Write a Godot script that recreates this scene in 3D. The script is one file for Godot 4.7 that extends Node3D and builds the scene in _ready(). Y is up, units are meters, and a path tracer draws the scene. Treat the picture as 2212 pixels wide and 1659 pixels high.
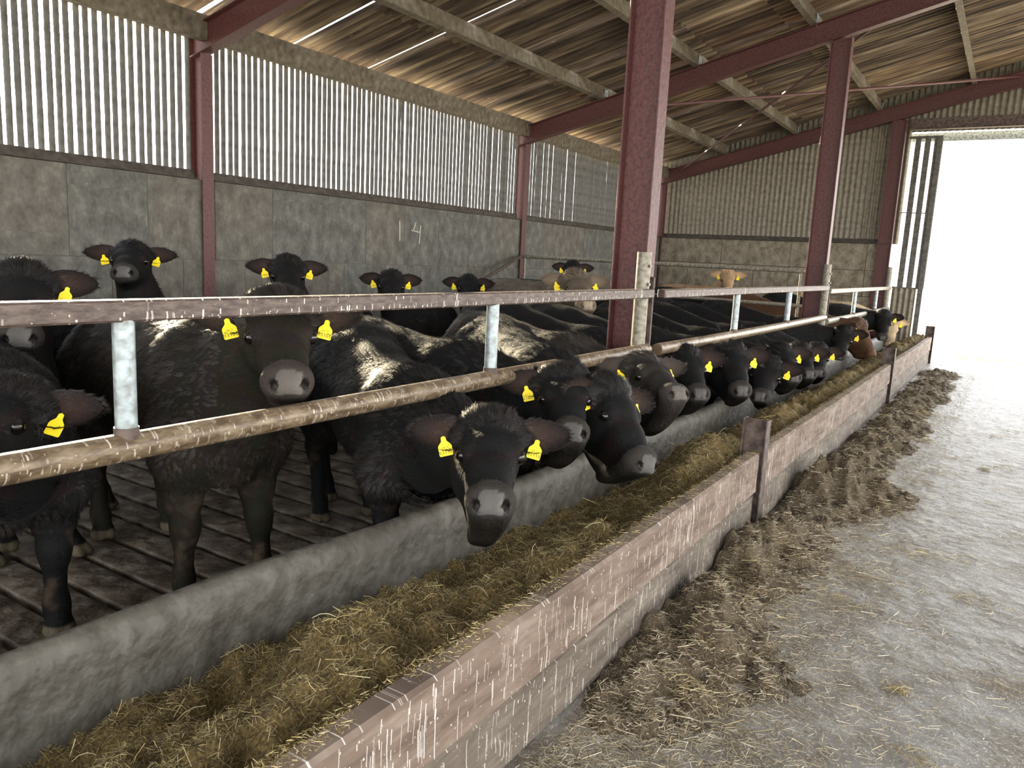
extends Node3D
# A cattle shed: pen with a feed barrier and trough on the left, feed passage on the right, open door at the far gable.
# x across the shed (wall at -7, passage to the right), y up, z along it (the far gable at -17). Metres.

const FRAMES := [-17.05, -11.05, -5.05, 0.95, 6.95]
const WALL_X := -6.95
const RIDGE_X := 1.6
const EAVE_RIGHT := 6.4
const RAIL_X := -2.05
const SLOPE := 0.2475
var M := {}
var rng := RandomNumberGenerator.new()
var names := {}

# ---------------------------------------------------------------- helpers
class MB:
	var v := PackedVector3Array()
	var n := PackedVector3Array()
	var uv := PackedVector2Array()
	var c := PackedColorArray()
	var ix := PackedInt32Array()
	var tint := Color.WHITE
	var colored := false
	var upright := false  # u of every upright face runs level
	func quad(a: Vector3, b: Vector3, d: Vector3, e: Vector3, out: Vector3, ua := Vector2.ZERO, ub := Vector2(1, 0), ud := Vector2(1, 1), ue := Vector2(0, 1)) -> void:
		var k := v.size()
		var nn := (b - a).cross(e - a)
		if nn.length_squared() < 1e-16:
			nn = (d - b).cross(e - b)
		nn = nn.normalized()
		var flip := nn.dot(out) < 0.0
		if flip:
			nn = -nn
		v.append_array([a, b, d, e])
		n.append_array([nn, nn, nn, nn])
		uv.append_array([ua, ub, ud, ue])
		if colored:
			c.append_array([tint, tint, tint, tint])
		if flip:
			ix.append_array([k, k + 1, k + 2, k, k + 2, k + 3])
		else:
			ix.append_array([k, k + 2, k + 1, k, k + 3, k + 2])
	func tri(a: Vector3, b: Vector3, d: Vector3, out: Vector3) -> void:
		var k := v.size()
		var nn := (b - a).cross(d - a).normalized()
		var flip := nn.dot(out) < 0.0
		if flip:
			nn = -nn
		v.append_array([a, b, d])
		n.append_array([nn, nn, nn])
		uv.append_array([Vector2(a.x + a.z, a.y), Vector2(b.x + b.z, b.y), Vector2(d.x + d.z, d.y)])
		if colored:
			c.append_array([tint, tint, tint])
		if flip:
			ix.append_array([k, k + 1, k + 2])
		else:
			ix.append_array([k, k + 2, k + 1])
	# a box with chamfered edges; uv in metres, u along the longer side of each face
	func box(at: Vector3, size: Vector3, bevel := 0.004, bs := Basis.IDENTITY, uo := Vector2.ZERO) -> void:
		var h := size * 0.5
		var b: float = min(bevel, min(h.x, min(h.y, h.z)) * 0.9)
		var ax: Array[Vector3] = [bs.x, bs.y, bs.z]
		for k in 3:
			var i := (k + 1) % 3
			var j := (k + 2) % 3
			if (h[i] < h[j] and not upright) or (upright and absf(ax[i].y) > 0.7):
				var t := i
				i = j
				j = t
			var hi: float = h[i] - b
			var hj: float = h[j] - b
			for s: float in [-1.0, 1.0]:
				var o: Vector3 = at + ax[k] * (h[k] * s)
				quad(o - ax[i] * hi - ax[j] * hj, o + ax[i] * hi - ax[j] * hj, o + ax[i] * hi + ax[j] * hj, o - ax[i] * hi + ax[j] * hj, ax[k] * s,
					uo + Vector2(-hi, hj), uo + Vector2(hi, hj), uo + Vector2(hi, -hj), uo + Vector2(-hi, -hj))
		if b <= 0.0:
			return
		for k in 3:
			var i := (k + 1) % 3
			var j := (k + 2) % 3
			for si: float in [-1.0, 1.0]:
				for sj: float in [-1.0, 1.0]:
					var p: Vector3 = at + ax[i] * (h[i] * si) + ax[j] * ((h[j] - b) * sj)
					var q: Vector3 = at + ax[i] * ((h[i] - b) * si) + ax[j] * (h[j] * sj)
					var l: Vector3 = ax[k] * (h[k] - b)
					quad(p - l, p + l, q + l, q - l, ax[i] * si + ax[j] * sj, uo + Vector2(-h[k], 0), uo + Vector2(h[k], 0), uo + Vector2(h[k], 0.01), uo + Vector2(-h[k], 0.01))
		for sx: float in [-1.0, 1.0]:
			for sy: float in [-1.0, 1.0]:
				for sz: float in [-1.0, 1.0]:
					tri(at + ax[0] * h.x * sx + ax[1] * (h.y - b) * sy + ax[2] * (h.z - b) * sz, at + ax[0] * (h.x - b) * sx + ax[1] * h.y * sy + ax[2] * (h.z - b) * sz,
						at + ax[0] * (h.x - b) * sx + ax[1] * (h.y - b) * sy + ax[2] * h.z * sz, ax[0] * sx + ax[1] * sy + ax[2] * sz)
	# a smooth tube through points; u in metres along it, v once round
	func tube(path: Array, r: float, sides := 16, caps := true) -> void:
		var up := Vector3.UP
		var first := v.size()
		var run := 0.0
		for i in path.size():
			var p: Vector3 = path[i]
			var t: Vector3 = ((path[min(i + 1, path.size() - 1)] as Vector3) - (path[max(i - 1, 0)] as Vector3)).normalized()
			var a := t.cross(up if absf(t.dot(up)) < 0.95 else Vector3.RIGHT).normalized()
			var b := a.cross(t).normalized()
			if i > 0:
				run += p.distance_to(path[i - 1])
			for k in sides + 1:
				var w := TAU * k / sides
				var d := a * cos(w) + b * sin(w)
				v.append(p + d * r)
				n.append(d)
				uv.append(Vector2(run, float(k) / sides))
				if colored:
					c.append(tint)
		for i in path.size() - 1:
			for k in sides:
				var p0 := first + i * (sides + 1) + k
				var p1 := p0 + sides + 1
				_face(p0, p1, p1 + 1)
				_face(p0, p1 + 1, p0 + 1)
		if caps:
			for e: int in [0, path.size() - 1]:
				var p: Vector3 = path[e]
				var q: Vector3 = path[1] if e == 0 else path[e - 1]
				var out := (p - q).normalized()
				var base := first + e * (sides + 1)
				var k0 := v.size()
				v.append(p)
				n.append(out)
				uv.append(Vector2.ZERO)
				if colored:
					c.append(tint)
				for k in sides + 1:
					v.append(v[base + k])
					n.append(out)
					uv.append(Vector2(0.01, 0.01))
					if colored:
						c.append(tint)
				for k in sides:
					_face(k0, k0 + 1 + k, k0 + 2 + k)
	# a smooth grid of points, rows x columns, whose normals point towards `out` on average; uv given or from the index
	func grid(p: PackedVector3Array, cols: int, out: Vector3, uvs := PackedVector2Array(), tints := PackedColorArray()) -> void:
		var rows := p.size() / cols
		var k0 := v.size()
		var nn := PackedVector3Array()
		nn.resize(p.size())
		var sgn := 0.0
		for r in rows - 1:
			for q in cols - 1:
				var a := r * cols + q
				var f := (p[a + 1] - p[a]).cross(p[a + cols] - p[a])
				sgn += f.dot(out)
				nn[a] += f
				nn[a + 1] += f
				nn[a + cols] += f
				nn[a + cols + 1] += f
		var s := 1.0 if sgn >= 0.0 else -1.0
		for i in p.size():
			v.append(p[i])
			n.append(nn[i].normalized() * s)
			uv.append(uvs[i] if uvs.size() else Vector2(i % cols, i / cols))
			if tints.size():
				c.append(tints[i])
			elif colored:
				c.append(tint)
		for r in rows - 1:
			for q in cols - 1:
				var a := k0 + r * cols + q
				if s > 0.0:
					ix.append_array([a, a + cols, a + 1, a + 1, a + cols, a + cols + 1])
				else:
					ix.append_array([a, a + 1, a + cols, a + 1, a + cols + 1, a + cols])
	func _face(a: int, b: int, d: int) -> void:
		if (v[b] - v[a]).cross(v[d] - v[a]).dot(n[a] + n[b] + n[d]) < 0.0:
			ix.append_array([a, b, d])
		else:
			ix.append_array([a, d, b])
	func mesh() -> ArrayMesh:
		var arr := []
		arr.resize(Mesh.ARRAY_MAX)
		arr[Mesh.ARRAY_VERTEX] = v
		arr[Mesh.ARRAY_NORMAL] = n
		arr[Mesh.ARRAY_TEX_UV] = uv
		if c.size():
			arr[Mesh.ARRAY_COLOR] = c
		arr[Mesh.ARRAY_INDEX] = ix
		var m := ArrayMesh.new()
		m.add_surface_from_arrays(Mesh.PRIMITIVE_TRIANGLES, arr)
		return m

func numbered(called: String) -> String:
	names[called] = names.get(called, -1) + 1
	return called if names[called] == 0 else "%s_%03d" % [called, names[called]]

func tag(o: Node, label: String, category: String, group := "", kind := "") -> Node:
	if label: o.set_meta("label", label)
	if category: o.set_meta("category", category)
	if group: o.set_meta("group", group)
	if kind: o.set_meta("kind", kind)
	return o

func base(called: String, at := Vector3.ZERO, turn := 0.0) -> Node3D:
	var o := Node3D.new()
	o.name = numbered(called)
	add_child(o)
	o.position = at
	o.rotation.y = turn
	return o

func put(called: String, mesh: Mesh, m: Material, parent: Node, at := Vector3.ZERO, bs := Basis.IDENTITY) -> MeshInstance3D:
	var o := MeshInstance3D.new()
	o.mesh = mesh
	o.material_override = m
	o.transform = Transform3D(bs, at)
	o.name = numbered(called) if parent == self else called
	parent.add_child(o, true)
	return o

func one(called: String, mb: MB, m: Material, parent: Node = self) -> MeshInstance3D:
	return put(called, mb.mesh(), m, parent)

func many(called: String, mesh: Mesh, rows: PackedFloat32Array, m: Material, parent: Node = self) -> MultiMeshInstance3D:
	var mm := MultiMesh.new()
	mm.transform_format = MultiMesh.TRANSFORM_3D
	mm.use_colors = true
	mm.mesh = mesh
	mm.instance_count = rows.size() / 16
	mm.buffer = rows
	var o := MultiMeshInstance3D.new()
	o.multimesh = mm
	o.material_override = m
	o.name = numbered(called) if parent == self else called
	parent.add_child(o, true)
	return o

func row(rows: PackedFloat32Array, bs: Basis, at: Vector3, col: Color) -> void:
	rows.append_array([bs.x.x, bs.y.x, bs.z.x, at.x, bs.x.y, bs.y.y, bs.z.y, at.y, bs.x.z, bs.y.z, bs.z.z, at.z, col.r, col.g, col.b, 1.0])

func boxes(called: String, list: Array, m: Material, parent: Node = self, bevel := 0.004) -> MeshInstance3D:
	var mb := MB.new()
	for b in list:
		mb.box(b[0], b[1], bevel)
	return one(called, mb, m, parent)

# ---------------------------------------------------------------- materials
func ramp(cols: Array, offs: Array) -> Gradient:
	var g := Gradient.new()
	g.offsets = PackedFloat32Array(offs)
	var pc := PackedColorArray()
	for k in cols:
		pc.append(Color8(k[0], k[1], k[2]))
	g.colors = pc
	return g

func noise(sd: int, freq: float, oct := 4, type := FastNoiseLite.TYPE_SIMPLEX_SMOOTH) -> FastNoiseLite:
	var f := FastNoiseLite.new()
	f.seed = sd
	f.frequency = freq
	f.fractal_octaves = oct
	f.noise_type = type
	return f

func ntex(sd: int, freq: float, oct: int, cols: Array, offs: Array, size := 512, normal := 0.0) -> NoiseTexture2D:
	var t := NoiseTexture2D.new()
	t.width = size
	t.height = size
	t.seamless = true
	t.noise = noise(sd, freq, oct)
	if normal > 0.0:
		t.as_normal_map = true
		t.bump_strength = normal
	else:
		t.color_ramp = ramp(cols, offs)
	return t

func mat(called: String, tex: Texture2D, rough: float, metal := 0.0, scale := 1.0, nrm: Texture2D = null, ndepth := 1.0, tri := true) -> StandardMaterial3D:
	var m := StandardMaterial3D.new()
	m.resource_name = called
	m.albedo_texture = tex
	m.roughness = rough
	m.metallic = metal
	if tri:
		m.uv1_triplanar = true
		m.uv1_world_triplanar = true
	m.uv1_scale = Vector3.ONE * scale
	if nrm:
		m.normal_enabled = true
		m.normal_texture = nrm
		m.normal_scale = ndepth
	M[called] = m
	return m

func plain(called: String, col: Color, rough: float, metal := 0.0) -> StandardMaterial3D:
	var m := StandardMaterial3D.new()
	m.resource_name = called
	m.albedo_color = col
	m.roughness = rough
	m.metallic = metal
	M[called] = m
	return m

# an image of w x h pixels that holds `mx` x `my` metres of a surface: mottled base, grain along u, splashes and drips that run down v
func drip_image(w: int, h: int, sd: int, cols: Array, offs: Array, grain: Vector2, drips: int, drip_len: Vector2, drip_col: Color, spots: int, v_range := Vector2(0, 1), strength := 0.85, drip_w := 1.0) -> ImageTexture:
	var im := Image.create(w, h, false, Image.FORMAT_RGB8)
	var g := ramp(cols, offs)
	var f1 := noise(sd, 0.012, 4)
	var f2 := noise(sd + 7, 0.05, 3)
	for y in h:
		for x in w:
			# blend the two ends so that the picture repeats along u
			var a := float(x) / w
			var k1 := lerpf(f1.get_noise_2d(x * grain.x, y * grain.y), f1.get_noise_2d((x - w) * grain.x, y * grain.y), smoothstep(0.85, 1.0, a))
			var k2 := f2.get_noise_2d(x * grain.x, y * grain.y)
			im.set_pixel(x, y, g.sample(clampf(0.5 + 0.75 * k1 + 0.3 * k2, 0, 1)))
	var r := RandomNumberGenerator.new()
	r.seed = sd
	for k in drips:
		var x0 := r.randf() * w
		var y0 := lerpf(v_range.x, v_range.y, r.randf()) * h
		var ln := r.randf_range(drip_len.x, drip_len.y) * (0.3 + r.randf() * r.randf())
		var wd := r.randf_range(0.6, 1.4) * drip_w
		var s := strength * r.randf_range(0.35, 1.0)
		for i in int(ln):
			x0 += r.randf_range(-0.25, 0.25)
			for q in range(-3, 4):
				var xx := posmod(int(x0) + q, w)
				var yy := int(y0) + i
				if yy < 0 or yy >= h: continue
				var cov := clampf(wd - absf(q - fposmod(x0, 1.0)), 0, 1) * s
				im.set_pixel(xx, yy, im.get_pixel(xx, yy).lerp(drip_col, cov))
	for k in spots:
		var cx := r.randf() * w
		var cy := r.randf() * h
		var rr := r.randf_range(1.0, 3.5) * (0.5 + r.randf())
		var s2 := strength * r.randf_range(0.2, 0.9)
		for dy in range(-5, 6):
			for dx in range(-5, 6):
				var q2 := 1.0 - Vector2(dx, dy).length() / rr
				if q2 > 0.0:
					var yy2 := int(cy) + dy
					if yy2 < 0 or yy2 >= h: continue
					var xx2 := posmod(int(cx) + dx, w)
					im.set_pixel(xx2, yy2, im.get_pixel(xx2, yy2).lerp(drip_col, minf(1.0, q2 * 2.0) * s2))
	return ImageTexture.create_from_image(im)

# a square picture of a floor: mottled base under a litter of short chaff flecks
func fleck_image(size: int, sd: int, cols: Array, offs: Array, flecks: int, tones: Array) -> ImageTexture:
	var f := noise(sd, 0.012 * 512.0 / size, 5)
	var im := f.get_seamless_image(size, size)
	im.convert(Image.FORMAT_RGB8)
	var g := ramp(cols, offs)
	var lut := PackedColorArray()
	for k in 256:
		lut.append(g.sample(k / 255.0))
	for y in size:
		for x in size:
			im.set_pixel(x, y, lut[im.get_pixel(x, y).r8])
	var r := RandomNumberGenerator.new()
	r.seed = sd
	for k in flecks:
		var p := Vector2(r.randf(), r.randf()) * size
		var d := Vector2.from_angle(r.randf() * TAU)
		var ln := r.randf_range(2.0, 9.0)
		var c: Color = tones[r.randi() % tones.size()]
		var a := r.randf_range(0.5, 1.0)
		for i in int(ln):
			var q := p + d * i
			var x := posmod(int(q.x), size)
			var y := posmod(int(q.y), size)
			im.set_pixel(x, y, im.get_pixel(x, y).lerp(c, a))
	return ImageTexture.create_from_image(im)

func roof_y(x: float) -> float:
	return 4.01 + SLOPE * (x + 5.6) if x <= RIDGE_X else 4.01 + SLOPE * (RIDGE_X + 5.6) - SLOPE * (x - RIDGE_X)

# ---------------------------------------------------------------- scene
func _ready() -> void:
	var cam := Camera3D.new()
	cam.name = "camera"
	cam.fov = 52.746
	cam.near = 0.05
	cam.far = 400.0
	add_child(cam)
	cam.transform = Transform3D(Basis(Vector3(0.839642, 0.049576, -0.540873), Vector3(-0.129249, 0.985457, -0.110317), Vector3(0.527538, 0.162534, 0.833838)).orthonormalized(), Vector3(0, 1.6, 0))
	cam.current = true

	var sky := ProceduralSkyMaterial.new()
	sky.sky_top_color = Color(0.88, 0.90, 0.93)
	sky.sky_horizon_color = Color(1.0, 0.99, 0.97)
	sky.sky_curve = 0.25
	sky.ground_bottom_color = Color(0.62, 0.62, 0.60)
	sky.ground_horizon_color = Color(0.80, 0.80, 0.78)
	sky.energy_multiplier = 1.0
	var env := Environment.new()
	env.background_mode = Environment.BG_SKY
	env.sky = Sky.new()
	env.sky.sky_material = sky
	env.background_energy_multiplier = 3.2
	env.tonemap_mode = Environment.TONE_MAPPER_LINEAR
	env.tonemap_exposure = 2.6
	env.sdfgi_enabled = true
	env.ssao_enabled = true
	env.ssil_enabled = true
	var we := WorldEnvironment.new()
	we.name = "environment"
	we.environment = env
	add_child(we)

	# low winter sun behind the slatted wall on the left, softened by thin cloud
	var sun := DirectionalLight3D.new()
	sun.name = "sun"
	sun.light_color = Color(1.0, 0.93, 0.78)
	sun.light_energy = 8.0
	sun.light_angular_distance = 1.2
	sun.shadow_enabled = true
	add_child(sun)
	var to_sun := Vector3(-0.875, 0.262, -0.40).normalized()
	sun.transform = Transform3D(Basis.looking_at(-to_sun, Vector3.UP), Vector3(-20, 8, -10))

	rng.seed = 20
	materials()
	structure()
	steelwork()
	roof()
	feed_side()
	barrier()
	pen_things()
	cattle()
	litter()

func materials() -> void:
	var fine := ntex(3, 0.03, 5, [], [], 512, 6.0)
	var coarse := ntex(4, 0.012, 5, [], [], 512, 10.0)
	mat("passage_concrete", fleck_image(1024, 11, [[106, 99, 88], [122, 118, 110], [132, 129, 123], [150, 148, 143]], [0.15, 0.42, 0.62, 0.9], 42000, [Color8(206, 198, 180), Color8(170, 158, 132), Color8(84, 75, 62), Color8(222, 220, 214), Color8(104, 92, 72)]), 0.52, 0.0, 0.5, fine, 0.25)
	mat("slat_concrete", ntex(12, 0.012, 6, [[52, 43, 34], [84, 73, 61], [104, 95, 84], [128, 120, 108]], [0.0, 0.4, 0.62, 1.0]), 0.6, 0.0, 0.9, coarse, 1.0)
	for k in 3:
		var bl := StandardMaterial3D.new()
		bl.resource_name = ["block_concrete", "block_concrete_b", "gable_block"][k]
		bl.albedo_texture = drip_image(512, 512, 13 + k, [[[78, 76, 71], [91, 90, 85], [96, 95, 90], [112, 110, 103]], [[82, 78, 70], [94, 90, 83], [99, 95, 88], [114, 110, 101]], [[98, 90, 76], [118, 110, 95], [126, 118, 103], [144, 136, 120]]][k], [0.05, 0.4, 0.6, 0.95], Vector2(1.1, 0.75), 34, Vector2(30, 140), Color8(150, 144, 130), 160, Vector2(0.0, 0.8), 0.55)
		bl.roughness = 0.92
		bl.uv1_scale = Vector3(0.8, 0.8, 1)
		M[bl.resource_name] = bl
	for k in 2:
		var rs := StandardMaterial3D.new()
		rs.resource_name = ["roof_sheet", "roof_sheet_b"][k]
		rs.albedo_texture = drip_image(1024, 256, 22 + k, [[[54, 44, 36], [84, 70, 57], [104, 89, 72], [146, 130, 104]], [[60, 46, 37], [92, 74, 58], [114, 95, 74], [156, 136, 104]]][k], [0.1, 0.42, 0.62, 1.0], Vector2(1.6, 0.35), 240, Vector2(40, 200), Color8(176, 160, 128), 200, Vector2(0.0, 0.9), 0.5)
		rs.roughness = 0.9
		rs.uv1_scale = Vector3(0.42, 0.33, 1)
		M[rs.resource_name] = rs
	mat("mortar", ntex(15, 0.02, 4, [[84, 78, 68], [120, 113, 100]], [0.2, 0.8]), 0.95)
	mat("curb_concrete", ntex(16, 0.01, 6, [[58, 54, 46], [76, 72, 63], [85, 81, 73], [104, 100, 90]], [0.0, 0.4, 0.62, 1.0], 1024), 0.62, 0.0, 0.7, fine, 0.8)
	mat("ground", ntex(17, 0.01, 5, [[150, 144, 130], [182, 178, 166], [205, 202, 194]], [0.1, 0.5, 0.9]), 0.85, 0.0, 0.12)
	mat("red_steel", ntex(18, 0.03, 6, [[56, 34, 31], [80, 44, 43], [87, 49, 48], [99, 60, 58]], [0.12, 0.34, 0.6, 0.95], 1024), 0.55, 0.0, 0.9, fine, 0.25)
	mat("dark_steel", ntex(19, 0.03, 5, [[58, 46, 42], [84, 70, 64], [104, 92, 84]], [0.2, 0.5, 0.9]), 0.6, 0.2, 0.9)
	mat("sill_steel", ntex(20, 0.02, 5, [[46, 40, 34], [62, 55, 48], [76, 69, 61]], [0.2, 0.5, 0.9]), 0.75, 0.1, 0.8)
	mat("timber", ntex(21, 0.02, 5, [[72, 64, 52], [92, 83, 68], [102, 93, 78], [122, 113, 98]], [0.1, 0.4, 0.65, 1.0]), 0.85, 0.0, 0.8, fine, 0.4)
	mat("cladding", ntex(24, 0.014, 6, [[88, 78, 63], [114, 107, 92], [126, 119, 105], [142, 136, 123]], [0.1, 0.38, 0.62, 1.0], 1024), 0.55, 0.15, 0.6, fine, 0.3)
	mat("vent_strip", ntex(25, 0.02, 5, [[70, 67, 62], [90, 88, 84], [104, 102, 98]], [0.15, 0.5, 0.9]), 0.7, 0.1, 0.8)
	mat("zinc", ntex(26, 0.025, 5, [[112, 116, 112], [150, 160, 164], [176, 186, 190]], [0.15, 0.5, 0.85]), 0.42, 0.45, 1.6)
	mat("old_zinc", ntex(27, 0.025, 5, [[90, 83, 68], [122, 116, 102], [146, 142, 131]], [0.15, 0.5, 0.85]), 0.5, 0.25, 1.6)
	var rail := StandardMaterial3D.new()
	rail.resource_name = "splashed_rail"
	rail.albedo_texture = drip_image(1024, 256, 5, [[78, 63, 47], [106, 90, 70], [128, 113, 92]], [0.1, 0.5, 0.9], Vector2(1, 2), 420, Vector2(14, 60), Color8(222, 216, 204), 90, Vector2(0.0, 1.0), 0.75, 2.0)
	rail.roughness = 0.42
	rail.metallic = 0.15
	rail.uv1_scale = Vector3(0.7, 1, 1)
	M["splashed_rail"] = rail
	var top := StandardMaterial3D.new()
	top.resource_name = "splashed_top_rail"
	top.albedo_texture = drip_image(2048, 128, 6, [[58, 45, 40], [80, 66, 59], [98, 84, 75]], [0.1, 0.5, 0.9], Vector2(1, 2), 110, Vector2(20, 120), Color8(232, 228, 220), 60, Vector2(0.0, 0.4), 1.0, 2.6)
	top.roughness = 0.55
	top.uv1_scale = Vector3(0.5, 12, 1)
	M["splashed_top_rail"] = top
	for k in 2:
		var wood := StandardMaterial3D.new()
		var called: String = ["board_wood", "board_wood_low"][k]
		wood.resource_name = called
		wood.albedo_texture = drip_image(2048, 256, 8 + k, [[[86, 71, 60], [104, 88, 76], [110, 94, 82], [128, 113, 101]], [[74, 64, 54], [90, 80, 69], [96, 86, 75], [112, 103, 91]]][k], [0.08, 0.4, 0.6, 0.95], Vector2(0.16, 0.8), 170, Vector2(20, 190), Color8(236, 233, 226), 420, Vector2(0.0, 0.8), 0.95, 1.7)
		wood.roughness = 0.85
		wood.uv1_scale = Vector3(0.5, 4.0, 1)
		M[called] = wood
	plain("tag_yellow", Color8(238, 214, 22), 0.45)
	plain("tag_ink", Color8(30, 28, 22), 0.7)
	plain("eye_black", Color8(12, 10, 9), 0.06)
	plain("tank_green", Color8(44, 60, 52), 0.6)
	plain("chalk", Color8(168, 166, 158), 0.9)
	plain("bolt_steel", Color8(120, 118, 112), 0.4, 0.6)
	for called in ["strand", "coat", "hide"]:
		var m := plain(called, Color.WHITE, {"strand": 0.75, "coat": 0.5, "hide": 0.55}[called])
		m.vertex_color_use_as_albedo = true
	M["hide"].metallic_specular = 0.22
	M["hide"].roughness = 0.75
	M["hide"].normal_enabled = true
	M["hide"].normal_texture = fine
	M["hide"].normal_scale = 1.0
	M["hide"].uv1_triplanar = true
	M["hide"].uv1_scale = Vector3(3.0, 3.0, 3.0)
	M["coat"].metallic_specular = 0.3
	M["strand"].backlight_enabled = true
	M["strand"].backlight = Color(0.25, 0.22, 0.14)
	mat("silage", ntex(30, 0.05, 5, [[40, 32, 16], [82, 67, 35], [114, 96, 55], [152, 133, 84]], [0.1, 0.42, 0.65, 1.0], 1024), 0.95, 0.0, 1.6, coarse, 2.0)
	mat("spilt_feed", ntex(31, 0.05, 5, [[36, 30, 22], [66, 56, 42], [92, 80, 60], [136, 122, 96]], [0.1, 0.42, 0.65, 1.0], 1024), 0.95, 0.0, 1.6, coarse, 2.0)

func structure() -> void:
	# ground, floors
	var yard := boxes("ground", [[Vector3(0, -0.56, 0), Vector3(300, 1.0, 300)]], M.ground, self, 0.0)
	tag(yard, "pale concrete yard outside the shed door", "ground", "", "structure")
	var fl := base("floor")
	tag(fl, "pale worn concrete feed passage strewn with straw", "floor", "", "structure")
	boxes("passage_slab", [[Vector3(2.7, -0.03, -5.3), Vector3(7.9, 0.06, 25.6)]], M.passage_concrete, fl, 0.0)
	# slats of the pen floor, each its own plank of concrete
	var pf := base("floor")
	tag(pf, "slatted concrete pen floor with dark slots under the cattle", "floor", "", "structure")
	boxes("slurry_channel_bed", [[Vector3(-4.6, -0.3, -5.3), Vector3(5.2, 0.06, 25.6)]], M.slat_concrete, pf, 0.0)
	var variants := []
	for k in 3:
		var f := noise(40 + k, 1.6, 3)
		var mb := MB.new()
		var pts := PackedVector3Array()
		var prof := [Vector2(-0.0905, -0.14), Vector2(-0.0905, -0.012), Vector2(-0.082, 0.0), Vector2(-0.03, 0.001), Vector2(0.03, 0.001), Vector2(0.082, 0.0), Vector2(0.0905, -0.012), Vector2(0.0905, -0.14)]
		for i in 49:
			var x := -2.4 + 4.8 * i / 48.0
			for q in prof.size():
				var w := f.get_noise_2d(x * 3.0, q * 0.9) * 0.006
				var p: Vector2 = prof[q]
				pts.append(Vector3(x, p.y + (w if q > 0 and q < 7 else 0.0) * 0.9, p.x + w * 0.7))
		mb.grid(pts, prof.size(), Vector3.UP)
		variants.append(mb.mesh())
	var zs := -1.571
	while zs < 1.6:
		zs += 0.2155
	zs -= 0.10775
	var n := 0
	while zs > -17.0:
		put("floor_slat", variants[(n * 7) % 3], M.slat_concrete, pf, Vector3(-4.55, 0, zs))
		zs -= 0.2155
		n += 1

	# block wall on the left, staggered courses of big blocks with recessed joints, up to the sill
	var wl := base("wall_left")
	tag(wl, "grey concrete block wall with open vertical strips of cladding above", "wall", "", "structure")
	boxes("wall_core", [[Vector3(WALL_X - 0.107, 1.09, -5.2), Vector3(0.2, 2.18, 24.6)]], M.mortar, wl, 0.0)
	var r := RandomNumberGenerator.new()
	r.seed = 4
	var block := func(parent: Node, a: Vector3, b: Vector3, mm: Material) -> void:
		var mb := MB.new()
		mb.upright = true
		mb.box((a + b) * 0.5, b - a, 0.0035, Basis.IDENTITY, Vector2(r.randf() * 3.0, r.randf() * 3.0))
		one("concrete_block", mb, mm, parent)
	var rows := [[0.0, 0.62, -16.96], [0.62, 1.41, -16.59], [1.41, 2.2, -16.96]]
	for k in 3:
		var z: float = rows[k][2]
		while z < 6.9:
			var z1 := minf(z + 0.738, 7.0)
			var out := r.randf_range(-0.004, 0.004)
			block.call(wl, Vector3(WALL_X - 0.16, rows[k][0] + 0.0015, z + 0.0015), Vector3(WALL_X + out, rows[k][1] - 0.0015, z1 - 0.0015), [M.block_concrete, M.block_concrete_b, M.block_concrete][(k + r.randi()) % 3])
			z = z1
	# the number 14 chalked on the wall
	for s in [[-8.0, 1.86, 0.02, 0.26, 0.05], [-8.30, 1.93, 0.02, 0.13, -0.45], [-8.33, 1.87, 0.19, 0.018, -0.12], [-8.42, 1.83, 0.02, 0.25, -0.08]]:
		var mb := MB.new()
		mb.box(Vector3(WALL_X + 0.005, s[1], s[0]), Vector3(0.002, s[3], s[2]), 0.0, Basis(Vector3.RIGHT, s[4]))
		one("chalk_stroke", mb, M.chalk, wl)
	for k in FRAMES.size() - 1:
		var z0: float = FRAMES[k] + 0.09
		var z1: float = FRAMES[k + 1] - 0.09
		var zc := (z0 + z1) * 0.5
		boxes("sill_channel", [[Vector3(WALL_X - 0.06, 2.245, zc), Vector3(0.012, 0.09, z1 - z0)], [Vector3(WALL_X - 0.02, 2.206, zc), Vector3(0.09, 0.012, z1 - z0)]], M.sill_steel, wl, 0.002)
	# ventilated cladding: one curved strip of sheet steel after the other with an open slot between them
	var strips := []
	for k in 4:
		var f := noise(60 + k, 2.5, 4)
		var mb := MB.new()
		for side: float in [1.0, -1.0]:
			var pts := PackedVector3Array()
			for i in 13:
				var y := 2.2 + 1.42 * i / 12.0
				var rag := 1.0 + f.get_noise_2d(y * 2.0, side) * 0.22
				for q in 6:
					var a := lerpf(-1.0, 1.0, q / 5.0)
					pts.append(Vector3(0.031 * (1.0 - a * a) + side * 0.0012, y, a * 0.0264 * (rag if q == 0 or q == 5 else 1.0)))
			mb.grid(pts, 6, Vector3(side, 0, 0))
		strips.append(mb.mesh())
	var z2: float = 6.9
	var m := 0
	while z2 > -17.0:
		var near := 9.0
		for fz: float in FRAMES:
			near = minf(near, absf(z2 - fz))
		if near > 0.05 and z2 < 1.2:
			var o := put("vent_strip", strips[(m * 5 + m / 3) % 4], M.vent_strip, wl, Vector3(WALL_X - 0.115 + r.randf_range(-0.003, 0.003), 0, z2 + r.randf_range(-0.003, 0.003)))
			o.rotation.x = r.randf_range(-0.002, 0.002)
		z2 -= 0.0822
		m += 1
	# beyond the picture, behind the camera, the same cladding as one solid sheet
	boxes("cladding_sheet", [[Vector3(WALL_X - 0.12, 2.9, 4.1), Vector3(0.01, 1.45, 5.7)]], M.cladding, wl, 0.0)

	# far gable: blocks, sill, corrugated sheets, the slotted door jamb, lintel
	var wf := base("wall_far")
	tag(wf, "far gable wall of concrete blocks below dusty corrugated sheets", "wall", "", "structure")
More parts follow.
